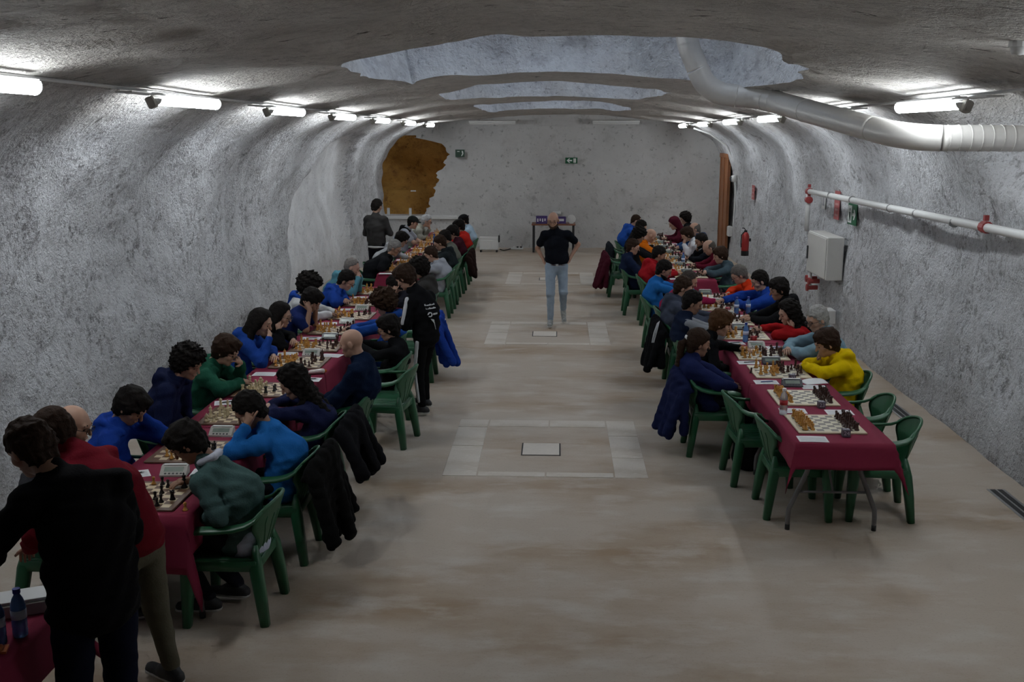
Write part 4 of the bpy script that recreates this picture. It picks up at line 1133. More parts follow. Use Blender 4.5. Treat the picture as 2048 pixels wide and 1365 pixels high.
def ell(R, o, c, rad, k=0.015): return (np.array(c, float), np.array(c, float), 1.0, 1.0, k, tuple(rad), R, o)
def head_frame(yaw, pitch, roll=0.0):
    cy_, sy_ = math.cos(yaw), math.sin(yaw); cp_, sp_ = math.cos(pitch), math.sin(pitch)
    f = np.array([cy_ * cp_, sy_ * cp_, -sp_]); l = np.array([-sy_, cy_, 0.0]); u = np.cross(f, l)
    if roll:
        l, u = l * math.cos(roll) + u * math.sin(roll), u * math.cos(roll) - l * math.sin(roll)
    return np.stack([f, l, u], 1)
def v3(*a): return np.array(a, float)
def unit(a): return a / (np.linalg.norm(a) + 1e-9)

def quad_tube(pts, rads, n=6):
    """all-quad tube with rounded end, for fingers, eyes"""
    P = [np.array(p, float) for p in pts]; Vv = []; F = []; up = None
    for i, p in enumerate(P):
        t = unit(P[min(i + 1, len(P) - 1)] - P[max(i - 1, 0)])
        if up is None: up = v3(0, 0, 1) if abs(t[2]) < 0.9 else v3(1, 0, 0)
        s = unit(np.cross(t, up)); up = np.cross(s, t)
        for j in range(n):
            a = 2 * math.pi * j / n; Vv.append(p + rads[i] * (s * math.cos(a) + up * math.sin(a)))
    for i in range(len(P) - 1):
        for j in range(n): F.append((i * n + j, i * n + (j + 1) % n, (i + 1) * n + (j + 1) % n, (i + 1) * n + j))
    b_ = (len(P) - 1) * n
    F += [(b_, b_ + 1, b_ + 2, b_ + 3), (b_, b_ + 3, b_ + 4, b_ + 5), (3, 2, 1, 0), (5, 4, 3, 0)]
    return np.array(Vv), np.array(F)
def hand(W, d, nrm, side, curl, s=1.0):
    """fingers and thumb from wrist W along d; nrm = back of the hand; returns palm prims and finger tubes"""
    d = unit(d); nrm = unit(nrm - d * (nrm @ d)); lat = np.cross(nrm, d) * side       # lat towards the thumb
    palm_c = W + d * 0.045 * s; kn = W + d * 0.088 * s
    prims = [cap(W + d * 0.012 * s, kn - d * 0.012 * s + lat * 0.018 * s, 0.023 * s, 0.020 * s, 0.015), cap(W + d * 0.012 * s, kn - d * 0.012 * s - lat * 0.020 * s, 0.022 * s, 0.018 * s, 0.015)]
    tubes = []
    for k, (off, ln) in enumerate(((0.030, 0.068), (0.010, 0.078), (-0.010, 0.072), (-0.029, 0.056))):
        p = kn - d * 0.012 * s + lat * off * s; dr = unit(d + lat * off * 2.2); pts = [p]; c = 0
        for q, fr in enumerate((0.45, 0.32, 0.26)):
            c += curl * (0.7 if q == 0 else 1.0)
            dd = dr * math.cos(c) - nrm * math.sin(c); p = p + dd * ln * fr * 1.15 * s; pts.append(p)
        tubes.append(quad_tube(pts, [0.0095 * s, 0.0090 * s, 0.0080 * s, 0.0058 * s]))
    p = W + d * 0.028 * s + lat * 0.026 * s; td = unit(d * 0.75 + lat * 0.75 - nrm * 0.25)
    p2 = p + td * 0.036 * s; p3 = p2 + unit(td + d * 0.5 - nrm * 0.35 * (curl + .3)) * 0.030 * s
    tubes.append(quad_tube([p - td * 0.01, p2, p3], [0.0125 * s, 0.0105 * s, 0.0070 * s]))
    return prims, tubes

N_PERSON = [0]
def build_person(label, J, S, loc=(0, 0, 0), rz=0.0, dist=10.0, group=None):
    """J: joints in the figure's own frame (x forward, y to its left, z up); S: look"""
    N_PERSON[0] += 1
    vox = 0.0135 if dist < 8 else (0.017 if dist < 13 else 0.022)
    hv = 0.0065 if dist < 8.5 else (0.0085 if dist < 13.5 else 0.0115)
    b = S.get('build', 1.0); hs = S.get('head', 1.0)
    Hd, N, U, C, P0 = (np.array(J[k], float) for k in ('head', 'neck', 'upper', 'chest', 'pelvis'))
    R = head_frame(*J.get('look', (0, 0.4)))
    sy = 1.40
    sh = {s: np.array(J['sh'][s], float) for s in (-1, 1)}; el = {s: np.array(J['el'][s], float) for s in (-1, 1)}; wr = {s: np.array(J['wr'][s], float) for s in (-1, 1)}
    hip = {s: np.array(J['hip'][s], float) for s in (-1, 1)}; kn = {s: np.array(J['kn'][s], float) for s in (-1, 1)}; an = {s: np.array(J['an'][s], float) for s in (-1, 1)}
    # ---------- body
    hp = lambda *a: capR(R, Hd, *a)
    sc_ = lambda v: np.array(v) * hs
    body = [ell(R, Hd, sc_((-.012, 0, .034)), sc_((.097, .077, .090))), capR(R, Hd, sc_((.040, 0, .020)), sc_((.046, 0, -.062)), .052 * hs, .042 * hs, .02),
            capR(R, Hd, sc_((.025, 0, -.070)), sc_((.066, 0, -.088)), .045 * hs, .022 * hs, .02),
            capR(R, Hd, sc_((.052, -.036, -.018)), sc_((.052, .036, -.018)), .030 * hs, .030 * hs, .015),
            capR(R, Hd, sc_((.080, -.032, .030)), sc_((.080, .032, .030)), .016 * hs, .016 * hs, .012),
            capR(R, Hd, sc_((.092, 0, .014)), sc_((.111, 0, -.020)), .008 * hs, .0115 * hs, .009),
            capR(R, Hd, sc_((.090, -.016, -.053)), sc_((.090, .016, -.053)), .009 * hs, .009 * hs, .006)]
    for s in (-1, 1): body.append(ell(R, Hd, sc_((-.006, s * .081, -.004)), sc_((.021, .012, .034)), .006))
    body.append(cap(N + unit(Hd - N) * -0.02, Hd + R @ sc_((-.022, 0, -.055)), .056 * b, .052, .025))
    body += [cap(P0, C, .095 * b, .095 * b, .03, (1, sy, 1)), cap(C, U, .095 * b, .065 * b, .03, (1, sy, 1)), cap(U, N, .06, .052, .03)]
    for s in (-1, 1):
        body += [cap(U + v3(0, s * .05, 0), sh[s], .045, .042 * b, .03), cap(sh[s], el[s], .042 * b, .036 * b, .02), cap(el[s], wr[s], .036 * b, .0255 * b, .02)]
        body += [cap(hip[s], kn[s], .065 * b, .048, .02), cap(kn[s], an[s], .046, .032, .02)]
    tubes = []
    hsz = S.get('hand', 0.95 if b >= 0.95 else 0.88)
    for s in (-1, 1):
        hd_ = J.get('hand', {}).get(s)
        d = unit(wr[s] - el[s]); nr = v3(0, 0, 1); cu = 0.45
        if hd_ is not None: d, nr, cu = unit(np.array(hd_[0], float)), np.array(hd_[1], float), hd_[2]
        if abs(unit(nr) @ d) > .95: nr = v3(1, 0, 0.2)
        pr, tb = hand(wr[s], d, nr, s, cu, hsz)
        body += pr; tubes += tb
    z_head = (Hd - 0.135, Hd + 0.14, hv)
    f = Field(body, max(vox, 0.017), [z_head])
    # eye hollows
    lx, ly, lz = f.local(R, Hd)
    for s in (-1, 1):
        e = np.sqrt((lx - .098 * hs) ** 2 + (ly - s * .031 * hs) ** 2 + (lz - .010 * hs) ** 2) - .016 * hs
        f.d = np.maximum(f.d, np.where(e < .03, -e, -1))
    Vv, F = f.nets(); nskin = len(F)
    VS, FS = [Vv], [F]; n0 = len(Vv); 
    for tv, tf in tubes: VS.append(tv); FS.append(tf + n0); n0 += len(tv)
    nsk = sum(len(q) for q in FS)
    for s in (-1, 1):
        c = Hd + R @ sc_((.076, s * .031, .008)); tv, tf = quad_tube([c - R[:, 0] * .006, c + R[:, 0] * .004, c + R[:, 0] * .009], [.009 * hs, .012 * hs, .006 * hs]); VS.append(tv); FS.append(tf + n0); n0 += len(tv)
    me = np_mesh('person', np.vstack(VS), np.vstack(FS), skin(S.get('skin', (0.46, 0.27, 0.19))))
    me.materials.append(M['eye'])
    mi = np.zeros(len(me.polygons), np.int32); mi[nsk:] = 1; me.polygons.foreach_set('material_index', mi)
    P = link('person', me, None, loc, (0, 0, rz)); tag(P, label, 'person', group)
    # ---------- upper clothing
    kind = S['top']; tc = S['tcol']; loose = {'hoodie': .016, 'sweater': .010, 'tee': .010, 'jacket': .018, 'puffer': .026, 'shirt': .012, 'blazer': .014}.get(kind, .012)
    TR = 0.118 * b
    top = [cap(P0 + v3(0, 0, -.03 if J.get('seated', True) else J.get('hem', -.05)), P0 * .6 + C * .4, (.128 * b + loose), (.115 * b + loose), .04, (1, sy - .05, 1)), cap(P0 * .6 + C * .4, C, .115 * b + loose, TR + loose, .04, (1, sy, 1)),
           cap(C, U, TR + loose, .082 * b + loose * .6, .04, (1, sy, 1)), cap(U, N + (Hd - N) * .16, .078, .064, .03)]
    sleeve = S.get('sleeve', 'long')
    vest = S.get('vest')
    arms = []
    for s in (-1, 1):
        top.append(cap(U + v3(0, s * .05, -.01), sh[s], .056 * b + loose * .5, .056 * b + loose, .04))
        r0, r1_, r2_ = .054 * b + loose, .046 * b + loose * .9, .033 * b + loose * .7
        if sleeve == 'short': arms.append(cap(sh[s], sh[s] + (el[s] - sh[s]) * .62, r0, r1_ + .006, .03))
        else: arms += [cap(sh[s], el[s], r0, r1_, .03), cap(el[s], wr[s] - unit(wr[s] - el[s]) * .012, r1_, r2_, .03)]
    if not vest: top += arms
    hood = S.get('hood')
    if hood:
        Rz = head_frame(J.get('look', (0, 0))[0] * .3, 0)
        pts = [N + Rz @ v3(.055, .075, -.045), N + Rz @ v3(.0, .108, .005), N + Rz @ v3(-.065, .085, .035), N + Rz @ v3(-.105, .0, .045), N + Rz @ v3(-.065, -.085, .035), N + Rz @ v3(.0, -.108, .005), N + Rz @ v3(.055, -.075, -.045)]
        hp_ = [cap(pts[i], pts[i + 1], .026 + .006 * (i in (2, 3)), .026 + .006 * (i in (1, 2)), .012) for i in range(6)]
        hp_ += [cap(N + Rz @ v3(-.115, s * .055, .02), N + Rz @ v3(-.165, s * .015, -.10), .036, .024, .018) for s in (-1, 1)] + [cap(N + Rz @ v3(-.125, 0, .02), N + Rz @ v3(-.175, 0, -.13), .034, .018, .02)]
        if 'hcol' not in S: top += hp_
    elif kind in ('sweater', 'blazer', 'shirt', 'jacket', 'puffer', 'tee'):
        pts = [N + v3(.06 * math.cos(a), .075 * math.sin(a), -.005 + .015 * -math.cos(a)) for a in np.linspace(0, 2 * math.pi, 9)]
        cr_ = .020 if kind in ('jacket', 'puffer') else .013
        top += [cap(pts[i], pts[i + 1], cr_, cr_, .012) for i in range(8)]
    def cloth_mesh(name, prims, col, amp, quilt=0.0, parent=P, seed=0, material=None, cut=None):
        ff = Field(prims, vox)
        x, y, z = ff.coords()
        if amp: ff.d = ff.d + amp * (np.sin(31 * z + 9 * np.sin(7 * y + seed) + 11 * x) * .6 + np.sin(23 * x - 17 * y + 8 * np.sin(13 * z + seed)) * .5 + (np.abs(np.sin(29 * z + 13 * y * np.sin(5 * x + seed) - 21 * x)) - .6) * 1.0)
        if quilt: ff.d = ff.d + quilt * (np.abs(np.sin(z * math.pi / 0.075 + 2 * x)) ** .5 * -1 + .6)
        if cut is not None: ff.d = np.maximum(ff.d, cut(ff))
        v_, f_ = ff.nets()
        return link(name, np_mesh(name, v_, f_, material or cloth(col)), parent)
    tname = {'hoodie': 'hoodie', 'sweater': 'sweater', 'tee': 't_shirt', 'jacket': 'jacket', 'puffer': 'puffer_jacket', 'shirt': 'shirt', 'blazer': 'blazer'}[kind]
    T = cloth_mesh(tname, top, tc, (.0062 if kind not in ('tee', 'puffer') else (.0035 if kind == 'tee' else .001)), .010 if kind == 'puffer' or vest else 0, seed=N_PERSON[0])
    if vest: cloth_mesh('sleeves', arms, vest, .003, seed=3)
    if hood and 'hcol' in S: cloth_mesh('hood', hp_, S['hcol'], .002)
    if S.get('shirt_tail'):
        cloth_mesh('shirt_tail', [cap(P0 + v3(-.045, 0, -.065), P0 + v3(-.04, 0, -.03), .128 * b, .130 * b, .02, (1, sy, 1))], (.55, .60, .75), .002)
        cloth_mesh('shirt_collar', [cap(N + v3(-.050, .045, .045), N + v3(-.050, -.045, .045), .026, .026, .01), cap(N + v3(-.050, .050, .045), N + v3(.03, .072, .015), .024, .022, .01), cap(N + v3(-.050, -.050, .045), N + v3(.03, -.072, .015), .024, .022, .01)], (.6, .62, .72), 0)
    # ---------- trousers and shoes
    tr = [cap(P0 + v3(0, 0, -.045), P0 + v3(0, 0, .02), .118 * b, .112 * b, .03, (1, sy - .08, 1))]
    for s in (-1, 1): tr += [cap(hip[s], kn[s], .088 * b, .066 * b, .03), cap(kn[s], an[s] + v3(0, 0, .015), .064 * b, .046, .02)]
    cloth_mesh('trousers', tr, S.get('pcol', (.015, .016, .022)), .003, seed=5)
    sm = S.get('shoe', 'shoek')
    for s in (-1, 1):
        fd = np.array(J.get('foot', {}).get(s, (1, 0, 0)), float); fd = unit(fd)
        a0 = an[s]; heel = a0 - fd * .045 + v3(0, 0, -.045); toe = a0 + fd * .170 + v3(0, 0, -.050)
        ff = Field([cap(heel, toe, .040, .034, .02), cap(a0 + v3(0, 0, -.01), a0 + fd * .06 + v3(0, 0, -.03), .044, .040, .02)], 0.014 if dist < 16 else .02)
        v_, f_ = ff.nets(); sh_o = link('shoe', np_mesh('shoe', v_, f_, M[sm]), P)
        ff = Field([cap(heel + v3(0, 0, -.022), toe + v3(0, 0, -.016), .041, .038, .01, (1, 1, .42))], 0.012 if dist < 16 else .02)
        v_, f_ = ff.nets(); link('sole', np_mesh('sole', v_, f_, M[S.get('sole', 'sole')]), sh_o)
    # ---------- hair and headgear
    hair = S.get('hair', 'short'); hc = S.get('hcolr', (.012, .009, .008))
    def hair_mesh(name, prims, amp, freq, cutf=None, col=hc, parent=P, material=None, vx=None):
        ff = Field(prims, vx or hv * 1.1)
        lx, ly, lz = ff.local(R, Hd)
        if amp: ff.d = ff.d + amp * (np.sin(freq * lx + 3 * np.sin(freq * .7 * lz)) + np.sin(freq * ly * 1.1 + 2 * np.sin(freq * .6 * lx)) + np.sin(freq * lz * .9 + 1.3)) / 2
        if cutf is not None: ff.d = np.maximum(ff.d, cutf(lx / hs, ly / hs, lz / hs) * hs)
        v_, f_ = ff.nets()
        if len(f_) == 0: return None
        return link(name, np_mesh(name, v_, f_, material or hairm(col)), parent)
    rag = lambda x, y, z: .007 * np.sin(95 * y + 3 * np.sin(60 * z)) + .005 * np.sin(150 * y + 70 * z + 40 * x)
    burn = lambda x, y, z: np.maximum(np.maximum(.062 - np.abs(y), x - .016), -.042 - z)
    face = lambda lx, ly, lz: np.maximum(np.minimum(.80 * (lx - .054) - .60 * (lz - .048), burn(lx, ly, lz)), -(lz + .100)) + rag(lx, ly, lz)
    cran = lambda g: [ell(R, Hd, sc_((-.018, 0, .042)), sc_((.098 + g, .080 + g, .090 + g))), capR(R, Hd, sc_((-.050, -.028, .0)), sc_((-.050, .028, .0)), (.058 + g * .6) * hs, None, .02), capR(R, Hd, sc_((-.046, -.024, -.062)), sc_((-.046, .024, -.062)), (.044 + g * .4) * hs, None, .02)]
    if hair == 'short': hair_mesh('hair', cran(.014), .005, 130, face)
    elif hair == 'thick': hair_mesh('hair', cran(.023) + [capR(R, Hd, sc_((.03, -.03, .105)), sc_((.06, .03, .098)), .036, .034, .02)], .006, 90, lambda x, y, z: np.maximum(np.minimum(.80 * (x - .070) - .60 * (z - .040), burn(x, y, z)), -(z + .095)) + rag(x, y, z) * 1.6)
    elif hair == 'curly': hair_mesh('hair', cran(.036) + [capR(R, Hd, sc_((.04, -.04, .105)), sc_((.05, .04, .105)), .040, .040, .02)], .013, 150, lambda x, y, z: np.maximum(.80 * (x - .078) - .60 * (z - .045), -(z + .095)) + rag(x, y, z) * 1.6)
    elif hair == 'afro': hair_mesh('hair', cran(.062), .014, 120, lambda x, y, z: np.maximum(.80 * (x - .085) - .60 * (z - .04), -(z + .095)) + rag(x, y, z) * 1.6)
    elif hair == 'balding': hair_mesh('hair', cran(.010), .003, 120, lambda x, y, z: np.maximum(face(x, y, z), np.maximum(z - .062, .6 * (x - .02) + .4 * (z - .02))))
    elif hair == 'thin': hair_mesh('hair', cran(.008), .003, 110, lambda x, y, z: np.maximum(.80 * (x - .030) - .60 * (z - .065), -(z + .09)) + rag(x, y, z))
    elif hair in ('long', 'ponytail', 'longcurly'):
        pr = cran(.020 if hair != 'longcurly' else .032)
        if hair == 'ponytail':
            q0 = Hd + R @ v3(-.115, 0, .035); q1 = q0 + v3(-.055, 0, -.07); q2 = q1 + v3(-.02, .0, -.19); q3 = q2 + v3(.015, 0, -.15)
            tail = [cap(q0 - v3(-.02, 0, 0), q1, .028, .034, .02), cap(q1, q2, .036, .032, .02), cap(q2, q3, .032, .012, .02)]
            hair_mesh('hair', pr, .003, 110, face); hair_mesh('ponytail', tail, .004, 130, vx=.012)
            v_, f_ = Field([cap(q0 + v3(0, -.012, 0), q0 + v3(0, .012, 0), .027, .027, .01)], .009).nets(); link('hair_tie', np_mesh('hair_tie', v_, f_, M['whitep']), P)
        else:
            bk = N + v3(-.165, 0, -.20 if hair == 'long' else -.14)
            ext = [cap(Hd + R @ v3(-.06, .045, 0), bk + v3(0, .05, 0), .060, .050, .03), cap(Hd + R @ v3(-.06, -.045, 0), bk + v3(0, -.05, 0), .060, .050, .03),
                   cap(Hd + R @ v3(-.02, .075, .0), N + v3(-.02, .105, -.12), .042, .036, .02), cap(Hd + R @ v3(-.02, -.075, .0), N + v3(-.02, -.105, -.12), .042, .036, .02)]
            if hair == 'long': ext.append(cap(bk, bk + v3(-.03, 0, -.22), .050, .032, .03, (1, 1.8, 1)))
            hair_mesh('hair', pr + ext,   .003 if hair == 'long' else .010, 80 if hair == 'long' else 120, lambda x, y, z: np.where(z > -.13, .95 * (x - .056) - .31 * (z - .055), -1) + rag(x, y, z) * .6, vx=max(hv * 1.3, .011))
    elif hair == 'hoodup':
        hair_mesh('hood', [ell(R, Hd, sc_((-.022, 0, .030)), sc_((.128, .112, .128))), cap(Hd + R @ v3(-.04, 0, -.05), N + v3(-.02, 0, -.02), .095, .10, .04)], .003, 50, lambda x, y, z: .92 * (x - .062) - .38 * (z - .06), material=cloth(tc))
    if hair == 'cap':
        hair_mesh('hair', cran(.012), .003, 120, lambda x, y, z: np.maximum(face(x, y, z), z - .05))
        cm = cloth(S.get('capcol', (.02, .022, .02)))
        sgn = S.get('brim', 1)
        ch = hair_mesh('cap', [ell(R, Hd, sc_((-.012, 0, .048)), sc_((.115, .095, .090)))], 0, 1, lambda x, y, z: -(z - .045), material=cm)
        ff = Field([capR(R, Hd, sc_((.085 * sgn, -.045, .055)), sc_((.085 * sgn, .045, .055)), .070, .070, .01, (1, 1, .16))], .009)
        v_, f_ = ff.nets(); link('brim', np_mesh('brim', v_, f_, cm), ch)
    if S.get('beard'):
        hair_mesh('beard', [capR(R, Hd, sc_((.028, 0, -.070)), sc_((.068, 0, -.088)), .052 * hs, .030 * hs, .02), capR(R, Hd, sc_((.0, .06, -.045)), sc_((.05, .03, -.08)), .028, .03, .02), capR(R, Hd, sc_((.0, -.06, -.045)), sc_((.05, -.03, -.08)), .028, .03, .02)], .003, 140, lambda x, y, z: z + .058, col=S.get('bcol', hc))
    if hair not in ('hoodup',) and dist < 17:
        for s in (-1, 1):
            tv, tf = quad_tube([Hd + R @ sc_((.091, s * .014, .033)), Hd + R @ sc_((.092, s * .03, .038)), Hd + R @ sc_((.082, s * .048, .033))], [.004, .005, .003]); link('eyebrow', np_mesh('eyebrow', tv, tf, hairm(hc)), P)
    if S.get('glasses'):
        mb = MB()
        for s in (-1, 1):
            ring = [Hd + R @ sc_((.108, s * .032 + .022 * math.cos(a), .006 + .017 * math.sin(a))) for a in np.linspace(0, 2 * math.pi, 11)]
            mb.tube([tuple(q) for q in ring], .0024, 5, cap=False)
            mb.tube([tuple(Hd + R @ sc_((.105, s * .054, .010))), tuple(Hd + R @ sc_((.04, s * .082, .010))), tuple(Hd + R @ sc_((-.01, s * .088, .006)))], .0022, 5)
        mb.tube([tuple(Hd + R @ sc_((.108, -.011, .010))), tuple(Hd + R @ sc_((.108, .011, .010)))], .0022, 5)
        obj('glasses', mb, M['lens'], P)
    for nm, prims, col in S.get('extra', []):
        v_, f_ = Field(prims, .012).nets(); link(nm, np_mesh(nm, v_, f_, cloth(col)), T if nm in ('side_stripe', 'sleeve_stripe', 'chest_stripe') else P)
    return P

SIDES = {'RL': (1.53, 0.0, 0.20), 'RR': (2.63, math.pi, 0.20), 'LL': (-3.035, 0.0, 0.20), 'LR': (-1.935, math.pi, 0.20)}
def seated(label, side, Y, hX, hZ, S, arms=('fold', 'fold'), look=(0, 0.45), hip_off=0.0, chair_who=None, chair_label=None, yaw=0.0):
    hipX, rz, e = SIDES[side]
    sgn = 1 if rz == 0 else -1
    hipX -= sgn * hip_off                                  # hip_off > 0 sits further from the table
    e += hip_off
    near = -1 if sgn > 0 else 1                            # figure's own side that faces the viewer
    b = S.get('build', 1.0)
    hx = (hX - hipX) * sgn
    Hd = v3(hx, 0, hZ)
    P0 = v3(-.02, 0, 0.515)
    nf = min(.125, max(.05, .075 + .20 * hx))
    N = Hd + v3(-nf, 0, -.128 + .30 * max(0, nf - .07))
    U = N + v3(-.040, 0, -.050)
    bow = -.055 - .12 * max(0, min(.4, hx))
    C = P0 * .40 + U * .60 + v3(bow, 0, .01)
    sw = .160 * b + .012
    J = dict(head=Hd, neck=N, upper=U, chest=C, pelvis=P0, look=(look[0], look[1], look[2] if len(look) > 2 else 0.0), sh={}, el={}, wr={}, hip={}, kn={}, an={}, hand={}, foot={})
    for s in (-1, 1):
        a = arms[0] if s == near else arms[1]
        shd = U + v3(.0, s * sw, -.030)
        J['hip'][s] = (0.02, s * .09, .515); J['kn'][s] = (.40 * min(1, b + .06), s * .115, .50); J['an'][s] = (.34, s * .12, .095); J['foot'][s] = (1, s * .1, 0)
        if S.get('tuck'): J['an'][s] = (.12 + .06 * s, s * .10, .11)
        fwd = .03
        if a == 'fold': el, wr, hd = v3(e + .02, s * .245, .815), v3(e + .115, -s * .03, .815 if s == near else .83), ((.25, -s * 1, 0), (0.2, 0, 1), .35)
        elif a == 'table': el, wr, hd = v3(e - .05, s * .255, .80), v3(e + .13, s * .10, .805), ((1, -s * .5, 0), (0, 0, 1), .4)
        elif a == 'write': el, wr, hd = v3(e - .03, s * .255, .80), v3(e + .15, s * .16, .81), ((1, -s * .6, 0), (0, -s * .5, .7), .8)
        elif a == 'chin': el, wr, hd = v3(e + .05, s * .16, .795), Hd + v3(.055, s * .050, -.175), ((-.15, -s * .25, 1), (.8, s * .5, 0), .75); fwd = .05
        elif a == 'cheek': el, wr, hd = v3(e + .05, s * .18, .795), Hd + R_(look) @ v3(.045, s * .098, -.13), ((-.1, -s * .12, 1), (.3, s, 0), .9); fwd = .05
        elif a == 'mouth': el, wr, hd = v3(e + .04, s * .20, .80), Hd + v3(.095, s * .085, -.13), ((-.05, -s * .75, .65), (.9, 0, .2), .55); fwd = .05
        elif a == 'brow': el, wr, hd = v3(e + .07, s * .20, .80), Hd + R_(look) @ v3(.065, s * .105, -.060), ((-.35, -s * .18, .92), (.35, s, .1), .18); fwd = .06
        elif a == 'lap': el, wr, hd = v3(.03, s * .25, .70), v3(.20, s * .08, .63), ((1, -s * .6, -.2), (0, 0, 1), .5)
        elif a == 'phone': el, wr, hd = v3(.05, s * .22, .78), v3(.24, s * .05, .86), ((.7, -s * .5, .5), (.3, s * .6, -.3), .5)
        elif a == 'reach': el, wr, hd = v3(e + .04, s * .19, .88), v3(e + .27, s * .06, .85), ((1, 0, -.25), (0, 0, 1), .5); fwd = .06
        else: el, wr, hd = v3(.0, s * .25, .75), v3(.18, s * .2, .62), ((1, 0, -.3), (0, s, .3), .3)
        J['sh'][s] = shd + v3(fwd, 0, 0); J['el'][s] = el; J['wr'][s] = wr; J['hand'][s] = hd
    dist = Y
    P = build_person(label, J, S, (hipX, Y, 0), rz + yaw, dist)
    add_chair(hipX + sgn * 0.03, Y, rz + yaw, chair_who or '', chair_label)
    return P
def R_(look): return head_frame(look[0], look[1], look[2] if len(look) > 2 else 0.0)
# ------------------------------------------------------------------ the people
RB = (.016, .058, .31); AZ = (.020, .15, .46); NV = (.013, .018, .055); BK = (.009, .009, .010); GR = (.30, .31, .34); MR = (.075, .010, .020)
LT, TN, DK = (.50, .30, .215), (.38, .215, .145), (.26, .14, .09)
BH, BR, LB, GH, WH = (.010, .008, .007), (.030, .016, .010), (.075, .035, .015), (.22, .21, .20), (.42, .42, .42)
# key: side, Y, head X, head Z  (positions taken along each table row)
POS = {'bald': ('LL', 5.90, -2.917, 1.194), 'blueboy': ('LL', 6.77, -2.930, 1.076), 'navy': ('LL', 7.70, -2.855, 1.177), 'green': ('LL', 8.54, -2.828, 1.099), 'longgirl': ('LL', 9.64, -2.836, 1.142), 'glassgirl': ('LL', 10.40, -2.846, 1.081), 'tee': ('LL', 11.30, -2.739, 1.095), 'afro': ('LL', 12.15, -2.963, 1.127), 'blueg': ('LL', 13.10, -2.708, 1.067), 'teal': ('LL', 14.05, -2.822, 1.114), 'darkgrey': ('LL', 16.60, -2.629, 1.107), 'palehood': ('LL', 17.50, -2.648, 1.154), 'flatcap': ('LL', 20.50, -2.864, 1.190), 'beige': ('LL', 21.40, -2.707, 1.146),
       'sweater': ('LR', 5.95, -2.241, 1.074), 'bluesweat': ('LR', 6.85, -2.123, 1.039), 'longhair': ('LR', 7.80, -2.059, 1.001), 'blazer': ('LR', 8.65, -1.762, 1.152), 'glassboy': ('LR', 10.10, -1.679, 1.010), 'curly': ('LR', 11.15, -1.897, 1.086), 'hands': ('LR', 13.20, -2.095, 0.991), 'greyjacket': ('LR', 14.10, -1.899, 1.085), 'greyhood': ('LR', 16.60, -2.035, 1.004), 'blackhood': ('LR', 17.50, -1.988, 1.097), 'olive': ('LR', 18.35, -1.994, 1.107), 'maroon': ('LR', 19.20, -1.935, 1.117), 'redtop': ('LR', 20.40, -1.935, 1.123), 'blackcap': ('LR', 21.70, -1.962, 1.134),
       'pony': ('RL', 9.42, 1.322, 1.022), 'brown': ('RL', 10.18, 1.644, 1.073), 'vest': ('RL', 11.15, 1.484, 1.121), 'greyhoodie': ('RL', 12.06, 1.488, 1.151), 'pink': ('RL', 13.06, 1.685, 1.093), 'azure': ('RL', 13.95, 1.458, 1.116), 'redhood': ('RL', 16.10, 1.598, 1.080), 'navyjacket': ('RL', 17.00, 1.258, 1.098), 'blackhair': ('RL', 17.95, 1.427, 1.196), 'orangehood': ('RL', 18.75, 1.698, 1.119), 'blackhair2': ('RL', 19.70, 1.600, 1.188), 'royal': ('RL', 21.30, 1.625, 1.169),
       'yellow': ('RR', 9.42, 2.494, 1.032), 'lightblue': ('RR', 10.20, 2.593, 1.118), 'redwoman': ('RR', 11.20, 2.536, 1.004), 'blackguy': ('RR', 12.06, 2.600, 1.140), 'blueman': ('RR', 13.06, 2.572, 1.099), 'orangejk': ('RR', 13.85, 2.451, 1.068), 'slate': ('RR', 16.10, 2.543, 1.069), 'baldmaroon': ('RR', 17.00, 2.500, 1.096), 'blackb': ('RR', 17.90, 2.491, 1.110), 'white': ('RR', 18.75, 2.354, 1.140), 'baldblue': ('RR', 19.70, 2.611, 1.154), 'maroonhood': ('RR', 21.50, 2.425, 1.104), 'darkfar': ('RR', 22.30, 2.746, 1.144)}
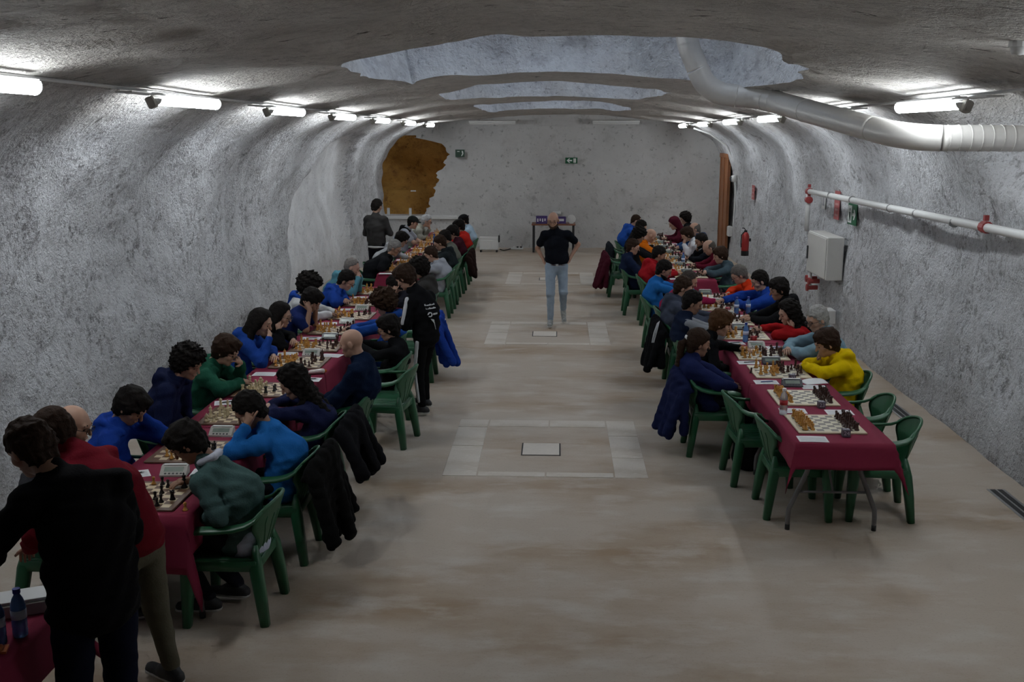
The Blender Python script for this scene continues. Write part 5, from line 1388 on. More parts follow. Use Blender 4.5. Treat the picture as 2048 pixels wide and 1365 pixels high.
# key: (short phrase, label, look, arms, head look, hip offset)
WHO = {
 'bald': ('the bald man with glasses', 'bald man with glasses seated behind the leaning man in red', dict(top='sweater', tcol=(.04, .04, .045), hair='none', skin=LT, glasses=1), ('table', 'table'), (0, .3), 0),
 'blueboy': ('the bright blue hoodie boy', 'boy in bright blue hoodie bending over near board, dark hair', dict(top='hoodie', tcol=(.015, .055, .33), hood=1, hair='thick', hcolr=BH, skin=TN, build=.93), ('lap', 'brow'), (-.1, .75), 0),
 'navy': ('the curly navy hoodie youth', 'curly-haired youth in navy hoodie sitting upright, looking down', dict(top='hoodie', tcol=NV, hood=1, hair='curly', hcolr=BH, skin=TN), ('lap', 'lap'), (-.25, .45), .0),
 'green': ('the dark green hoodie player', 'player in dark green hoodie and glasses resting mouth on hand', dict(top='hoodie', tcol=(.016, .085, .052), hood=1, hair='thick', hcolr=BR, skin=LT, glasses=1), ('fold', 'mouth'), (-.1, .55), 0),
 'longgirl': ('the girl covering her mouth', 'long-haired girl in blue hoodie pulling collar over her mouth', dict(top='hoodie', tcol=(.015, .055, .27), hair='long', hcolr=BH, skin=LT, build=.9, hood=1), ('mouth', 'fold'), (-.1, .35), 0),
 'glassgirl': ('the black-clad girl with glasses', 'long-haired girl in black with glasses leaning cheek on fist', dict(top='sweater', tcol=BK, hair='long', hcolr=BH, skin=LT, build=.88, glasses=1), ('cheek', 'fold'), (-.1, .3), 0),
 'tee': ('the navy t-shirt player', 'player in navy t-shirt gripping his head with both hands', dict(top='tee', tcol=(.012, .022, .10), sleeve='short', hair='thick', hcolr=BH, skin=TN), ('brow', 'brow'), (-.1, .70), 0),
 'afro': ('the white-blue jacket player', 'big-haired player in white jacket with blue hood', dict(top='jacket', tcol=(.58, .58, .58), hood=1, hcol=RB, hair='afro', hcolr=BH, skin=DK), ('table', 'table'), (-.1, .45), 0),
 'blueg': ('the blue hoodie with glasses', 'player in royal blue hoodie with glasses reading the board', dict(top='hoodie', tcol=RB, hood=1, hair='short', hcolr=BH, skin=LT, glasses=1), ('fold', 'fold'), (-.15, .6), 0),
 'teal': ('the grey-haired man in teal', 'grey-haired man in pale teal jacket with hands to mouth', dict(top='jacket', tcol=(.10, .27, .34), hood=1, hair='thin', hcolr=(.20, .18, .17), skin=(.50, .29, .22)), ('mouth', 'mouth'), (0, .4), 0),
 'darkgrey': ('the man in black jacket', 'grey-haired man in black jacket and glasses stooping over board', dict(top='jacket', tcol=(.011, .012, .014), hair='short', hcolr=GH, skin=TN, glasses=1), ('fold', 'table'), (-.1, .55), 0),
 'palehood': ('the pale hoodie player', 'black-haired player in pale grey hoodie reaching across board', dict(top='hoodie', tcol=(.42, .43, .45), hood=1, hair='thick', hcolr=BH, skin=LT, glasses=1), ('lap', 'reach'), (-.1, .6), 0),
 'flatcap': ('the man in a flat cap', 'man in black cap, scarf and light grey t-shirt', dict(top='tee', tcol=(.36, .38, .43), sleeve='short', hood=1, hcol=BK, hair='cap', hcolr=BH, skin=LT, build=1.12), ('fold', 'fold'), (0, .35), .04),
 'beige': ('the white-haired man in beige', 'white-haired man in beige shirt and glasses, hand at chin', dict(top='shirt', tcol=(.33, .33, .28), hair='short', hcolr=(.40, .40, .40), skin=LT, glasses=1), ('fold', 'chin'), (0, .3), 0),
 'sweater': ('the green-grey sweater player', 'player in green-grey sweater over white shirt bowing low over board', dict(top='sweater', tcol=(.062, .115, .112), hair='thick', hcolr=BH, skin=TN, shirt_tail=1, tuck=1), ('lap', 'table'), (.15, .75), -.02),
 'bluesweat': ('the azure sweatshirt player', 'player in azure sweatshirt holding his head in his hands', dict(top='sweater', tcol=AZ, hair='short', hcolr=BH, skin=TN, hoodless=1), ('brow', 'brow'), (.1, .70), 0),
 'longhair': ('the long-haired woman in navy', 'woman with long wavy dark hair in navy sweater', dict(top='sweater', tcol=(.016, .020, .062), hair='longcurly', hcolr=BH, skin=LT, build=.9), ('fold', 'fold'), (.15, .55), 0),
 'blazer': ('the bald man in navy blazer', 'bald elderly man in dark navy blazer sitting upright', dict(top='blazer', tcol=(.006, .013, .035), hair='none', skin=LT, build=1.12), ('lap', 'lap'), (-.05, .25), .10),
 'glassboy': ('the boy in black with glasses', 'dark-haired boy in black with glasses, fingers joined', dict(top='sweater', tcol=BK, hair='thick', hcolr=BH, skin=LT, build=.82, glasses=1), ('phone', 'phone'), (.1, .35), .20),
 'curly': ('the curly blue hoodie player', 'player with bushy brown curls in blue hoodie', dict(top='hoodie', tcol=(.018, .070, .30), hood=1, hair='afro', hcolr=(.035, .018, .010), skin=LT, build=.9), ('fold', 'table'), (.1, .45), .0),
 'hands': ('the player hiding behind hands', 'dark-haired player with spread hands before his face', dict(top='sweater', tcol=(.02, .02, .028), hair='short', hcolr=BH, skin=LT, build=.9), ('brow', 'brow'), (.1, .6), .0),
 'greyjacket': ('the patch-backed grey jacket', 'bushy-haired player in dark grey jacket with pale back patches', dict(top='jacket', tcol=(.052, .050, .048), hood=1, hair='afro', hcolr=BH, skin=LT), ('table', 'table'), (.1, .4), .02),
 'greyhood': ('the light grey hoodie man', 'man in light grey hoodie hunched over far board', dict(top='hoodie', tcol=(.36, .38, .42), hood=1, hair='short', hcolr=BR, skin=LT, build=1.08), ('table', 'table'), (.1, .5), .0),
 'blackhood': ('the black hooded top player', 'short-haired player in black hooded top with white print', dict(top='hoodie', tcol=(.02, .025, .028), hood=1, hair='short', hcolr=BR, skin=LT), ('fold', 'fold'), (.1, .5), .0),
 'olive': ('the olive-grey sweater player', 'black-haired player in olive-grey sweater, back rounded', dict(top='sweater', tcol=(.16, .165, .14), hair='short', hcolr=BH, skin=LT), ('table', 'table'), (.1, .5), -.03),
 'maroon': ('the dark maroon top player', 'dark-haired player in dark maroon top', dict(top='sweater', tcol=(.05, .012, .020), hair='thick', hcolr=BH, skin=LT), ('table', 'fold'), (.1, .5), 0),
 'redtop': ('the red top player', 'dark-haired player in bright red top at far boards', dict(top='sweater', tcol=(.50, .025, .018), hair='thick', hcolr=BH, skin=LT), ('table', 'fold'), (.1, .45), 0),
 'blackcap': ('the backwards cap player', 'player in backwards black cap and white and blue t-shirt', dict(top='tee', tcol=(.42, .55, .66), sleeve='short', hair='cap', brim=-1, capcol=BK, hcolr=BH, skin=LT), ('table', 'table'), (.1, .4), 0),
 'pony': ('the ponytail girl', 'girl with long brown ponytail in navy quilted jacket', dict(top='puffer', tcol=(.014, .020, .075), hair='ponytail', hcolr=BR, skin=TN, build=.84), ('lap', 'lap'), (.1, .25), .08),
 'brown': ('the brown-haired boy in black', 'brown-haired boy in black sweater peering low at board', dict(top='sweater', tcol=BK, hair='thick', hcolr=LB, skin=LT, build=.88), ('lap', 'table'), (-.15, .40), .0),
 'vest': ('the quilted vest man', 'dark-haired man in navy quilted vest with grey sleeves', dict(top='sweater', tcol=(.012, .018, .040), vest=(.24, .25, .27), hair='short', hcolr=BH, skin=TN), ('fold', 'table'), (-.1, .40), -.02),
 'greyhoodie': ('the slate hooded jacket man', 'man in slate grey hooded jacket, dark hair, behind quilted vest', dict(top='jacket', tcol=(.055, .065, .095), hood=1, hair='short', hcolr=BR, skin=LT), ('table', 'table'), (-.1, .40), 0),
 'pink': ('the raspberry sweater man', 'greying man in raspberry pink sweater reaching to the board', dict(top='sweater', tcol=(.30, .018, .075), hair='thin', hcolr=(.05, .04, .035), skin=TN), ('reach', 'table'), (-.1, .45), 0),
 'azure': ('the azure sweatshirt man', 'short-haired bearded man in azure sweatshirt beside the aisle', dict(top='sweater', tcol=(.020, .145, .43), hair='short', hcolr=BH, skin=TN, beard=1), ('fold', 'fold'), (-.1, .5), .10),
 'redhood': ('the red hoodie player', 'black-haired player in red hoodie at far table end', dict(top='hoodie', tcol=(.36, .014, .020), hood=1, hair='short', hcolr=BH, skin=TN), ('table', 'table'), (-.05, .45), 0),
 'navyjacket': ('the navy fleece boy', 'boy in navy fleece with small white badge, back to aisle', dict(top='jacket', tcol=(.011, .018, .045), hair='short', hcolr=BR, skin=LT, build=.88), ('lap', 'lap'), (-.1, .3), .20),
 'blackhair': ('the black-haired player in black', 'bushy black-haired player in black top', dict(top='sweater', tcol=(.012, .012, .014), hair='curly', hcolr=BH, skin=LT), ('table', 'table'), (-.1, .5), .09),
 'orangehood': ('the orange hoodie man', 'bald man in orange hoodie leaning over far board', dict(top='hoodie', tcol=(.68, .16, .008), hood=1, hair='none', skin=LT), ('fold', 'fold'), (0, .55), 0),
 'blackhair2': ('the far black sweater player', 'dark-haired player in black sweater between orange and royal blue hoodies', dict(top='sweater', tcol=(.013, .013, .016), hair='short', hcolr=BH, skin=LT), ('table', 'table'), (-.1, .45), 0),
 'royal': ('the far royal blue hoodie man', 'balding man in royal blue hoodie at the far row end', dict(top='hoodie', tcol=(.020, .078, .34), hood=1, hair='thin', hcolr=BR, skin=LT, build=1.1), ('table', 'table'), (-.1, .45), .05),
 'yellow': ('the yellow hoodie boy', 'boy in bright yellow hoodie with chin near clasped hands', dict(top='hoodie', tcol=(.72, .50, .004), hood=1, hair='thick', hcolr=BR, skin=LT, build=.92), ('fold', 'chin'), (.05, .45), 0),
 'lightblue': ('the pale blue sweater man', 'grey-haired man in pale blue sweater and glasses, arms folded', dict(top='sweater', tcol=(.20, .31, .37), hair='short', hcolr=(.36, .35, .33), skin=LT, glasses=1, build=1.1), ('fold', 'fold'), (.35, .40), .03),
 'redwoman': ('the red sweater woman', 'dark-haired woman in red sweater leaning cheek on fist, writing', dict(top='sweater', tcol=(.34, .012, .014), hair='longcurly', hcolr=BH, skin=LT, build=.92), ('cheek', 'write'), (.2, .35), 0),
 'blackguy': ('the black hoodie youth', 'dark-haired youth in black hoodie behind the red sweater woman', dict(top='hoodie', tcol=BK, hood=1, hair='thick', hcolr=BH, skin=TN), ('table', 'table'), (.15, .35), 0),
 'blueman': ('the royal blue hoodie man', 'short-haired man in royal blue hoodie with hand forward', dict(top='hoodie', tcol=(.015, .055, .31), hood=1, hair='short', hcolr=BH, skin=LT, build=1.12), ('fold', 'reach'), (.15, .45), 0),
 'orangejk': ('the orange-red jacket man', 'grey-haired man in orange-red jacket and glasses', dict(top='jacket', tcol=(.58, .040, .010), hair='short', hcolr=(.13, .12, .11), skin=LT, glasses=1), ('table', 'fold'), (.1, .55), 0),
 'slate': ('the slate sweater youth', 'brown-haired youth in slate sweater with folded arms', dict(top='sweater', tcol=(.055, .085, .105), hair='thick', hcolr=BR, skin=LT), ('fold', 'fold'), (.1, .35), 0),
 'baldmaroon': ('the bald man in maroon', 'bald man in maroon sweater resting forearms on table', dict(top='sweater', tcol=(.13, .010, .025), hair='balding', hcolr=(.10, .09, .08), skin=LT), ('table', 'table'), (.1, .6), 0),
 'blackb': ('the bearded man in black', 'bearded dark-haired man in black sweatshirt at far boards', dict(top='sweater', tcol=(.009, .010, .014), hair='short', hcolr=BH, skin=TN, beard=1), ('fold', 'chin'), (.15, .35), 0),
 'white': ('the white hoodie boy', 'brown-haired boy in white hoodie leaning face on hand', dict(top='hoodie', tcol=(.60, .61, .64), hood=1, hair='thick', hcolr=BR, skin=LT), ('chin', 'fold'), (.1, .5), 0),
 'baldblue': ('the bald man in blue', 'bald man in blue jacket behind the white hoodie', dict(top='jacket', tcol=(.02, .06, .16), hair='balding', hcolr=(.12, .11, .10), skin=LT, hood=1), ('fold', 'fold'), (.1, .45), 0),
 'maroonhood': ('the maroon hooded player', 'player with maroon hood up and white sleeve stripe', dict(top='hoodie', tcol=MR, hair='hoodup', skin=LT), ('table', 'table'), (.1, .5), 0),
 'darkfar': ('the last dark-haired player', 'dark-haired player in black at the far row end', dict(top='jacket', tcol=(.012, .012, .013), hair='curly', hcolr=BH, skin=LT), ('lap', 'lap'), (.1, .25), 0),
}
PEOPLE = {}
for key, (short, label, S, arms, look, off) in WHO.items():
    side, Y, hX, hZ = POS[key]
    PEOPLE[key] = seated(label, side, Y, hX, hZ, S, arms, look, off, short)
# pale print patches on the dark grey jacket back
pj = PEOPLE['greyjacket']
for k, (yy, zz, w, h) in enumerate(((.05, .80, .11, .07), (-.06, .74, .05, .05), (-.02, .66, .10, .09))):
    obj('back_patch', MB().box(-0.195 - .02 * (.8 - zz), -0.185 - .02 * (.8 - zz), yy - w / 2, yy + w / 2, zz - h / 2, zz + h / 2, .003), cloth((.26, .27, .28)), pj)
obj('badge', MB().box(-0.152, -0.146, -0.03, 0.03, 0.86, 0.89, .002), M['white'], PEOPLE['navyjacket'])

# ---------- standing figures
def standing(label, J, S, loc, rz, dist):
    J['seated'] = False
    return build_person(label, J, S, loc, rz, dist)
walk = dict(head=(.03, -.045, 1.635), neck=(-.01, -.02, 1.49), upper=(-.02, 0, 1.42), chest=(-.02, .005, 1.27), pelvis=(0, .02, .98), look=(-.12, .30), hem=.07,
            sh={-1: (-.01, -.172, 1.415), 1: (-.01, .178, 1.42)}, el={-1: (-.12, -.285, 1.19), 1: (-.12, .345, 1.26)}, wr={-1: (-.02, -.195, 1.045), 1: (-.02, .225, 1.07)},
            hand={-1: ((.2, .3, -.9), (0, -1, 0), .5), 1: ((.2, -.3, -.9), (0, 1, 0), .5)},
            hip={-1: (.01, -.08, .93), 1: (-.01, .10, .93)}, kn={-1: (.12, -.075, .52), 1: (.05, .12, .53)}, an={-1: (.09, -.075, .10), 1: (-.30, .125, .20)}, foot={-1: (1, -.08, 0), 1: (.8, .1, -.6)})
W = standing('bald bearded man in black t-shirt and pale jeans walking, hands on hips', walk, dict(top='tee', tcol=(.008, .009, .013), sleeve='short', hair='none', skin=(.44, .25, .175), beard=1, bcol=(.05, .03, .02), glasses=1, pcol=(.30, .37, .45), shoe='shoeg', sole='sole'), (-.01, 15.78, 0), -math.pi / 2, 9.0)
v_, f_ = Field([cap((0, .02, .962), (0, .02, .964), .124, .124, .01, (1, 1.34, .18))], .012).nets(); link('belt', np_mesh('belt', v_, f_, mat('brown_belt', (.05, .012, .010), .5)), W)
obj('belt_buckle', MB().box(.118, .130, .0, .04, .946, .980, .003), M['steel'], W)
boy = dict(head=(.195, .08, 1.455), neck=(.100, .05, 1.335), upper=(.045, .03, 1.270), chest=(-.01, .01, 1.11), pelvis=(0, 0, .86), look=(.10, .60), hem=-.02,
           sh={-1: (.05, -.13, 1.235), 1: (.06, .185, 1.235)}, el={-1: (.07, -.19, 1.0), 1: (.09, .235, .99)}, wr={-1: (.25, -.05, 1.01), 1: (.27, .10, .99)},
           hip={-1: (0, -.08, .82), 1: (0, .08, .82)}, kn={-1: (.13, -.13, .46), 1: (.04, .09, .46)}, an={-1: (.14, -.17, .10), 1: (.0, .10, .10)}, foot={-1: (1, -.25, 0), 1: (.92, .35, 0)})
st = [cap((-.005, .170, .80), (.04, .162, .47), .024, .020, .01, (1, .6, 1)), cap((.04, .155, .46), (.0, .150, .16), .020, .017, .01, (1, .6, 1))]
sl = [cap((.058, .246, 1.265), (.088, .296, 1.01), .022, .018, .01)]
Bo = standing('boy in black tracksuit with white side stripes standing by the chairs', boy, dict(top='jacket', tcol=(.008, .008, .009), hair='thick', hcolr=BR, skin=LT, build=.86, pcol=(.008, .008, .009), shoe='shoek', extra=[('side_stripe', st, (.62, .62, .64)), ('sleeve_stripe', sl, (.66, .66, .68))]), (-1.365, 10.60, 0), math.radians(152), 10.5)
# white club print on the back of the tracksuit: two script lines, a swirl and a flash
def print_on_back(name, poly, parent):
    n = len(poly); vs_ = []
    for o_ in (0.0, 0.006):
        for y, z in poly:
            y += .055
            cx_ = float(np.interp(z, [.86, 1.0, 1.11, 1.27], [0, -.007, -.010, .045])); r_ = float(np.interp(z, [.9, 1.11, 1.27], [.130, .124, .118]))
            vs_.append((cx_ - r_ * math.sqrt(max(.05, 1 - ((y - .01) / (1.4 * r_)) ** 2)) - .008 - o_, y, z))
    obj(name, MB().add(vs_, [tuple(range(n)), tuple(range(n, 2 * n))] + [(i, (i + 1) % n, n + (i + 1) % n, n + i) for i in range(n)]), M['white'], parent)
for row, z in enumerate((1.195, 1.160)):
    for k in range(7):
        h = .018 if k == 0 else (.010 + .006 * ((k * 7 + row) % 3 == 0))
        y = .075 - k * .019
        print_on_back('script_stroke', [(y, z - .008), (y - .013, z - .008), (y - .010, z - .008 + h), (y - .003, z - .008 + h)], Bo)
for k in range(10):
    a0, a1 = k * .55, k * .55 + .5
    r0 = .026
    print_on_back('swirl', [(.045 + r0 * math.cos(a0), 1.095 + r0 * math.sin(a0)), (.045 + r0 * math.cos(a1), 1.095 + r0 * math.sin(a1)), (.045 + .016 * math.cos(a1), 1.095 + .016 * math.sin(a1)), (.045 + .016 * math.cos(a0), 1.095 + .016 * math.sin(a0))], Bo)
for k in range(3): print_on_back('script_stroke', [(.005 - .022 * k, 1.088), (-.012 - .022 * k, 1.088), (-.012 - .022 * k, 1.106), (.005 - .022 * k, 1.106)], Bo)
print_on_back('flash', [(.04, 1.05), (.0, 1.04), (-.03, .93), (-.005, 1.0)], Bo)
for k in range(3): obj('shoe_stripe', MB().box(.01 + .03 * k, .022 + .03 * k, .170 + .017 * k, .176 + .017 * k, .04, .085, .001), M['white'], Bo, (0.0, 0, 0))
gm = dict(head=(.05, 0, 1.605), neck=(.0, 0, 1.46), upper=(-.02, 0, 1.39), chest=(-.03, 0, 1.22), pelvis=(0, 0, .96), look=(-.2, .35), hem=.0,
          sh={-1: (-.01, -.185, 1.37), 1: (-.01, .185, 1.37)}, el={-1: (.06, -.27, 1.12), 1: (.06, .27, 1.10)}, wr={-1: (.20, .02, 1.17), 1: (.22, -.04, 1.13)},
          hip={-1: (0, -.09, .92), 1: (0, .09, .92)}, kn={-1: (.0, -.105, .5), 1: (.02, .105, .5)}, an={-1: (-.03, -.11, .10), 1: (-.02, .12, .10)}, foot={-1: (1, -.2, 0), 1: (1, .25, 0)})
standing('man in dark grey sweater and black trousers standing with folded arms', gm, dict(top='sweater', tcol=(.045, .043, .043), hair='short', hcolr=BH, skin=LT, pcol=(.010, .010, .013), shirt_tail=0, extra=[('shirt_hem', [cap((0, 0, .862), (0, 0, .866), .140, .140, .01, (1, 1.32, .22))], (.6, .6, .6))]), (-3.36, 19.1, 0), math.radians(68), 16.5)
bm2 = dict(head=(.26, .10, 1.560), neck=(.13, .06, 1.455), upper=(.08, .03, 1.40), chest=(.01, .0, 1.22), pelvis=(0, 0, .93), look=(.25, .55),
           sh={-1: (.06, -.17, 1.37), 1: (.12, .20, 1.37)}, el={-1: (.12, -.26, 1.10), 1: (.24, .34, 1.14)}, wr={-1: (.30, -.12, .98), 1: (.46, .30, .98)},
           hip={-1: (0, -.10, .89), 1: (0, .10, .89)}, kn={-1: (.03, -.11, .48), 1: (.03, .11, .48)}, an={-1: (-.04, -.12, .10), 1: (0, .12, .10)}, foot={-1: (1, -.2, 0), 1: (1, .2, 0)})
standing('dark-haired man in black sweater and navy jeans standing with back turned', bm2, dict(top='sweater', tcol=(.007, .007, .008), hair='short', hcolr=BR, skin=TN, build=1.14, pcol=(.008, .010, .022)), (-2.05, 4.2, 0), math.radians(143), 4.3)
rm = dict(head=(.42, .02, 1.425), neck=(.315, .01, 1.335), upper=(.25, 0, 1.275), chest=(.11, 0, 1.14), pelvis=(0, 0, .90), look=(.05, .35), hem=.0,
          sh={-1: (.27, -.175, 1.24), 1: (.27, .175, 1.24)}, el={-1: (.36, -.25, 1.0), 1: (.36, .25, .96)}, wr={-1: (.52, -.14, .86), 1: (.52, .14, .84)},
          hip={-1: (-.01, -.10, .87), 1: (-.01, .10, .87)}, kn={-1: (-.01, -.14, .47), 1: (.02, .13, .47)}, an={-1: (-.06, -.17, .10), 1: (-.04, .17, .10)}, foot={-1: (1, -.25, 0), 1: (1, .25, 0)})
standing('bearded man in dark red sweater and khaki trousers leaning over a table', rm, dict(top='sweater', tcol=(.15, .010, .018), hair='thin', hcolr=BR, skin=TN, build=1.06, beard=1, pcol=(.115, .105, .075), shoe='shoek'), (-2.165, 4.88, 0), math.radians(164), 5.2)
# ------------------------------------------------------------------ empty chairs
add_chair(1.88, 7.86, 0.0, '', 'empty green plastic armchair at the bare table end, aisle side')
add_chair(1.74, 8.62, 0.05, '', 'empty green plastic armchair between the ponytail girl and the table end')
add_chair(2.52, 7.86, math.pi - 0.1, '', 'empty green plastic armchair at the bare table end, wall side')
add_chair(2.54, 8.56, math.pi, '', 'empty green plastic armchair next to the yellow hoodie boy')
add_chair(-1.63, 9.56, math.pi - 0.15, '', 'empty green plastic armchair beside the boy in the tracksuit')
add_chair(-1.72, 12.2, math.pi, '', 'green plastic armchair carrying the bright blue jacket')
add_chair(-3.05, 15.35, 0.15, '', 'green plastic armchair holding the black rucksack')
add_chair(1.20, 18.9, 0, '', 'green plastic armchair carrying the maroon jacket')
add_chair(1.36, 20.5, 0, '', 'green plastic armchair carrying the charcoal jacket by the end wall')
# ------------------------------------------------------------------ jackets over chair backs, bags
def hung_jacket(x, y, rz, label, col, bottom=0.25, width=0.44, quilt=0.0, sleeves=True, seed=0, top=0.79, white=None, flare=.03):
    r = random.Random(seed); prims = []
    n = 9
    for k in range(n):
        yy = (k / (n - 1) - .5) * width; xb = -.325 + .08 * (2 * yy / width) ** 2 - .02
        zt = top - .10 * abs(2 * yy / width) ** 2.5; zb = bottom + r.uniform(-.02, .06) + .05 * abs(2 * yy / width)
        prims.append(cap((xb, yy, zt - .03), (xb - flare * (.15 + 1.5 * ((k * 3) % n) / n) + r.uniform(-.02, .02), yy * (1.05 + flare), zb), .034, .034 + r.random() * .016, .045))
        prims.append(cap((xb + .04, yy * .9, zt - .05), (xb + .075, yy * .9, .62), .026, .022, .03))
        if k < n - 1:
            y2 = ((k + 1) / (n - 1) - .5) * width
            prims.append(cap((xb + .02, yy, zt - .01), (-.325 + .08 * (2 * y2 / width) ** 2 + .01, y2, top - .10 * abs(2 * y2 / width) ** 2.5 - .01), .034, .034, .03))
    if sleeves:
        for s in (-1, 1): prims.append(cap((-.28, s * width * .52, top - .16), (-.34 - flare * .8, s * (width * .58 + .02), bottom + .08), .050, .038, .03))
    f = Field(prims, .016); X_, Y_, Z_ = f.coords()
    f.d = f.d + .004 * np.sin(60 * Y_ + 9 * np.sin(9 * Z_ + seed) + 20 * X_)
    if quilt: f.d = f.d + quilt * (.6 - np.abs(np.sin(Z_ * math.pi / .085)) ** .5)
    v_, f_ = f.nets()
    o = thing('jacket', label, 'jacket', (x, y, 0), rz, 'jackets hung on chairs')
    link('shell', np_mesh('shell', v_, f_, cloth(col)), o)
    cl = [cap((-.31, -.08, top + .005), (-.33, 0, top + .02), .028, .030, .02), cap((-.33, 0, top + .02), (-.31, .08, top + .005), .030, .028, .02)]
    v_, f_ = Field(cl, .013).nets(); link('collar', np_mesh('collar', v_, f_, cloth(tuple(c * .9 for c in col))), o)
    if white == 'stripes':
        for k in range(3): obj('stripe', MB().tube([(-.30 - .012 * k, -.235 - .004 * k, .80 - .01 * k), (-.335 - .015 * k, -.265, .66), (-.36 - .012 * k, -.27, .55)], .005, 5), M['white'], o)
    if white == 'badge': obj('badge', MB().box(-.39, -.378, .10, .14, .74, .755, .002), M['white'], o)
    return o
hung_jacket(-1.90, 6.85, math.pi, 'long black puffer coat hung behind the azure sweatshirt player', (.009, .009, .009), .13, .52, .010, True, 1, flare=.10)
hung_jacket(-1.90, 7.80, math.pi, 'black jacket hung behind the long-haired woman in navy', (.011, .011, .013), .28, .48, 0, True, 2, flare=.14)
hung_jacket(-1.72, 12.2, math.pi + .1, 'bright blue jacket hung on a chair by the aisle', (.015, .048, .28), .20, .52, 0, True, 3, white='badge', flare=.16)
hung_jacket(-1.90, 19.2, math.pi, 'dark brown jacket hung behind the dark maroon top', (.022, .012, .010), .30, .46, .006, True, 4)
hung_jacket(1.50, 12.06, 0, 'black jacket with white shoulder stripes hung by the aisle', (.008, .008, .009), .20, .50, 0, True, 5, white='stripes', flare=.08)
hung_jacket(1.45, 9.42, 0, 'navy quilted coat hung behind the ponytail girl', (.013, .018, .060), .16, .46, .008, True, 6, .77, flare=.12)
hung_jacket(1.20, 18.9, 0, 'maroon jacket hung on a chair by the aisle', (.07, .012, .022), .16, .46, 0, True, 7, flare=.13)
hung_jacket(1.36, 20.5, 0, 'charcoal jacket hung on a chair near the end wall', (.016, .019, .024), .45, .40, 0, False, 8)
def bag(x, y, z, rz, label, col, sx=.16, sy=.20, sz=.40, name='rucksack'):
    t = thing(name, label, 'bag', (x, y, z), rz)
    v_, f_ = Field([cap((0, 0, sz * .30), (-.01, 0, sz * .72), sx * .75, sx * .62, .03, (1, sy / sx, 1)), cap((0, 0, sz * .22), (.01, 0, sz * .24), sx * .7, sx * .7, .03, (1, sy / sx, .9))], .018).nets()
    link('body', np_mesh('body', v_, f_, cloth(col)), t)
    v_, f_ = Field([cap((sx * .55, 0, sz * .22), (sx * .55, 0, sz * .42), .07, .06, .02, (1, 1.5, 1))], .016).nets(); link('front_pocket', np_mesh('front_pocket', v_, f_, cloth(tuple(c * 1.2 for c in col))), t)
    obj('carry_loop', MB().tube([(0, -.04, sz * .95), (0, -.02, sz * 1.03), (0, .02, sz * 1.03), (0, .04, sz * .95)], .009, 6), M['black'], t)
    for s in (-1, 1): obj('strap', MB().tube([(-sx * .5, s * .06, sz * .88), (-sx * .95, s * .08, sz * .6), (-sx * .8, s * .09, sz * .2)], .013, 6), M['black'], t)
    return t
bag(-3.05, 15.32, .425, 0.3, 'black rucksack standing on a green chair', (.008, .008, .009))
bag(1.72, 8.90, 0.0, 0.4, 'black bag on the floor under the near table', (.010, .010, .011), .17, .22, .36, 'floor_bag')
t = thing('white_carrier', 'pale carrier bag lying under the table behind the chairs', 'bag', (1.78, 9.35, 0), .4)
v_, f_ = Field([cap((-.08, -.06, .05), (.08, .05, .07), .06, .07, .03, (1, 1.3, .9))], .018).nets(); link('body', np_mesh('body', v_, f_, M['whitep']), t)
obj('handle', MB().tube([(-.05, 0, .10), (-.02, .03, .17), (.03, .02, .17), (.05, 0, .10)], .006, 5), M['whitep'], t)

# ------------------------------------------------------------------ boards and what lies around them
RB_Y = [7.66, 8.46, 9.42, 10.18, 11.20, 12.06, 13.06, 13.82]
RB_D = ['at the bare table end', 'beside the clear water bottle', 'before the yellow hoodie boy', 'before the pale blue sweater man', 'before the red sweater woman', 'before the black hoodie youth', 'before the royal blue hoodie man', 'before the orange-red jacket man']
NPC = [None, None, (14, 13), (13, 13), (12, 12), (10, 11), (11, 11), (10, 10)]
for k, y in enumerate(RB_Y):
    pos = start_position() if k < 2 else position(100 + k, *NPC[k])
    chessboard(RX - 0.03 + (0.0, .02, .02, .0, .01, .0, .01, .0)[k], y, RB_D[k], 'C', 'amber', 'darkp', pos, k < 7, rng.uniform(-.03, .03))
for k, y in enumerate((7.40, 8.20, 9.16, 9.93)): number_cube(RX + 0.05 + .02 * (k % 2), y - .035, str(24 - k), ['at the bare table end', 'near the clear bottle', 'before the yellow hoodie boy', 'before the pale blue sweater man'][k])
number_cube(RX + .03, 10.90, '20', 'before the red sweater woman', True); number_cube(RX + .04, 13.52, '17', 'before the orange-red jacket man', True); number_cube(RX + .06, 12.78, '18', 'before the royal blue hoodie man', True)
clock(RX + 0.0, 8.90, 'behind the clear bottle board', 'd'); clock(RX + .0, 9.80, 'before the ponytail girl', 'd'); clock(RX + .0, 10.56, 'before the brown-haired boy in black', 'g'); clock(RX + .0, 11.58, 'before the quilted vest man', 'd'); clock(RX + 0, 12.44, 'before the slate hooded jacket man', 'g')
clock(RX + 0, 13.43, 'before the raspberry sweater man', 'g'); clock(RX - .02, 14.2, 'before the azure sweatshirt man', 'd')
sheet(1.87, 7.28, 'the near end of the bare table', -.04); sheet(1.90, 8.06, 'the clear bottle', -.05); sheet(2.26, 8.03, 'the dark army at the table end', -.03); sheet(2.26, 8.86, 'the dark army opposite the clear bottle', -.05); sheet(1.88, 9.03, 'the ponytail girl', .0, 'pen')
sheet(2.30, 9.05, 'the yellow hoodie boy', .3, None, True); sheet(1.87, 9.83, 'the brown-haired boy in black', .0, 'penk'); sheet(2.29, 10.56, 'the pale blue sweater man', .0, 'pen'); sheet(1.89, 10.78, 'the quilted vest man', .1, 'penk')
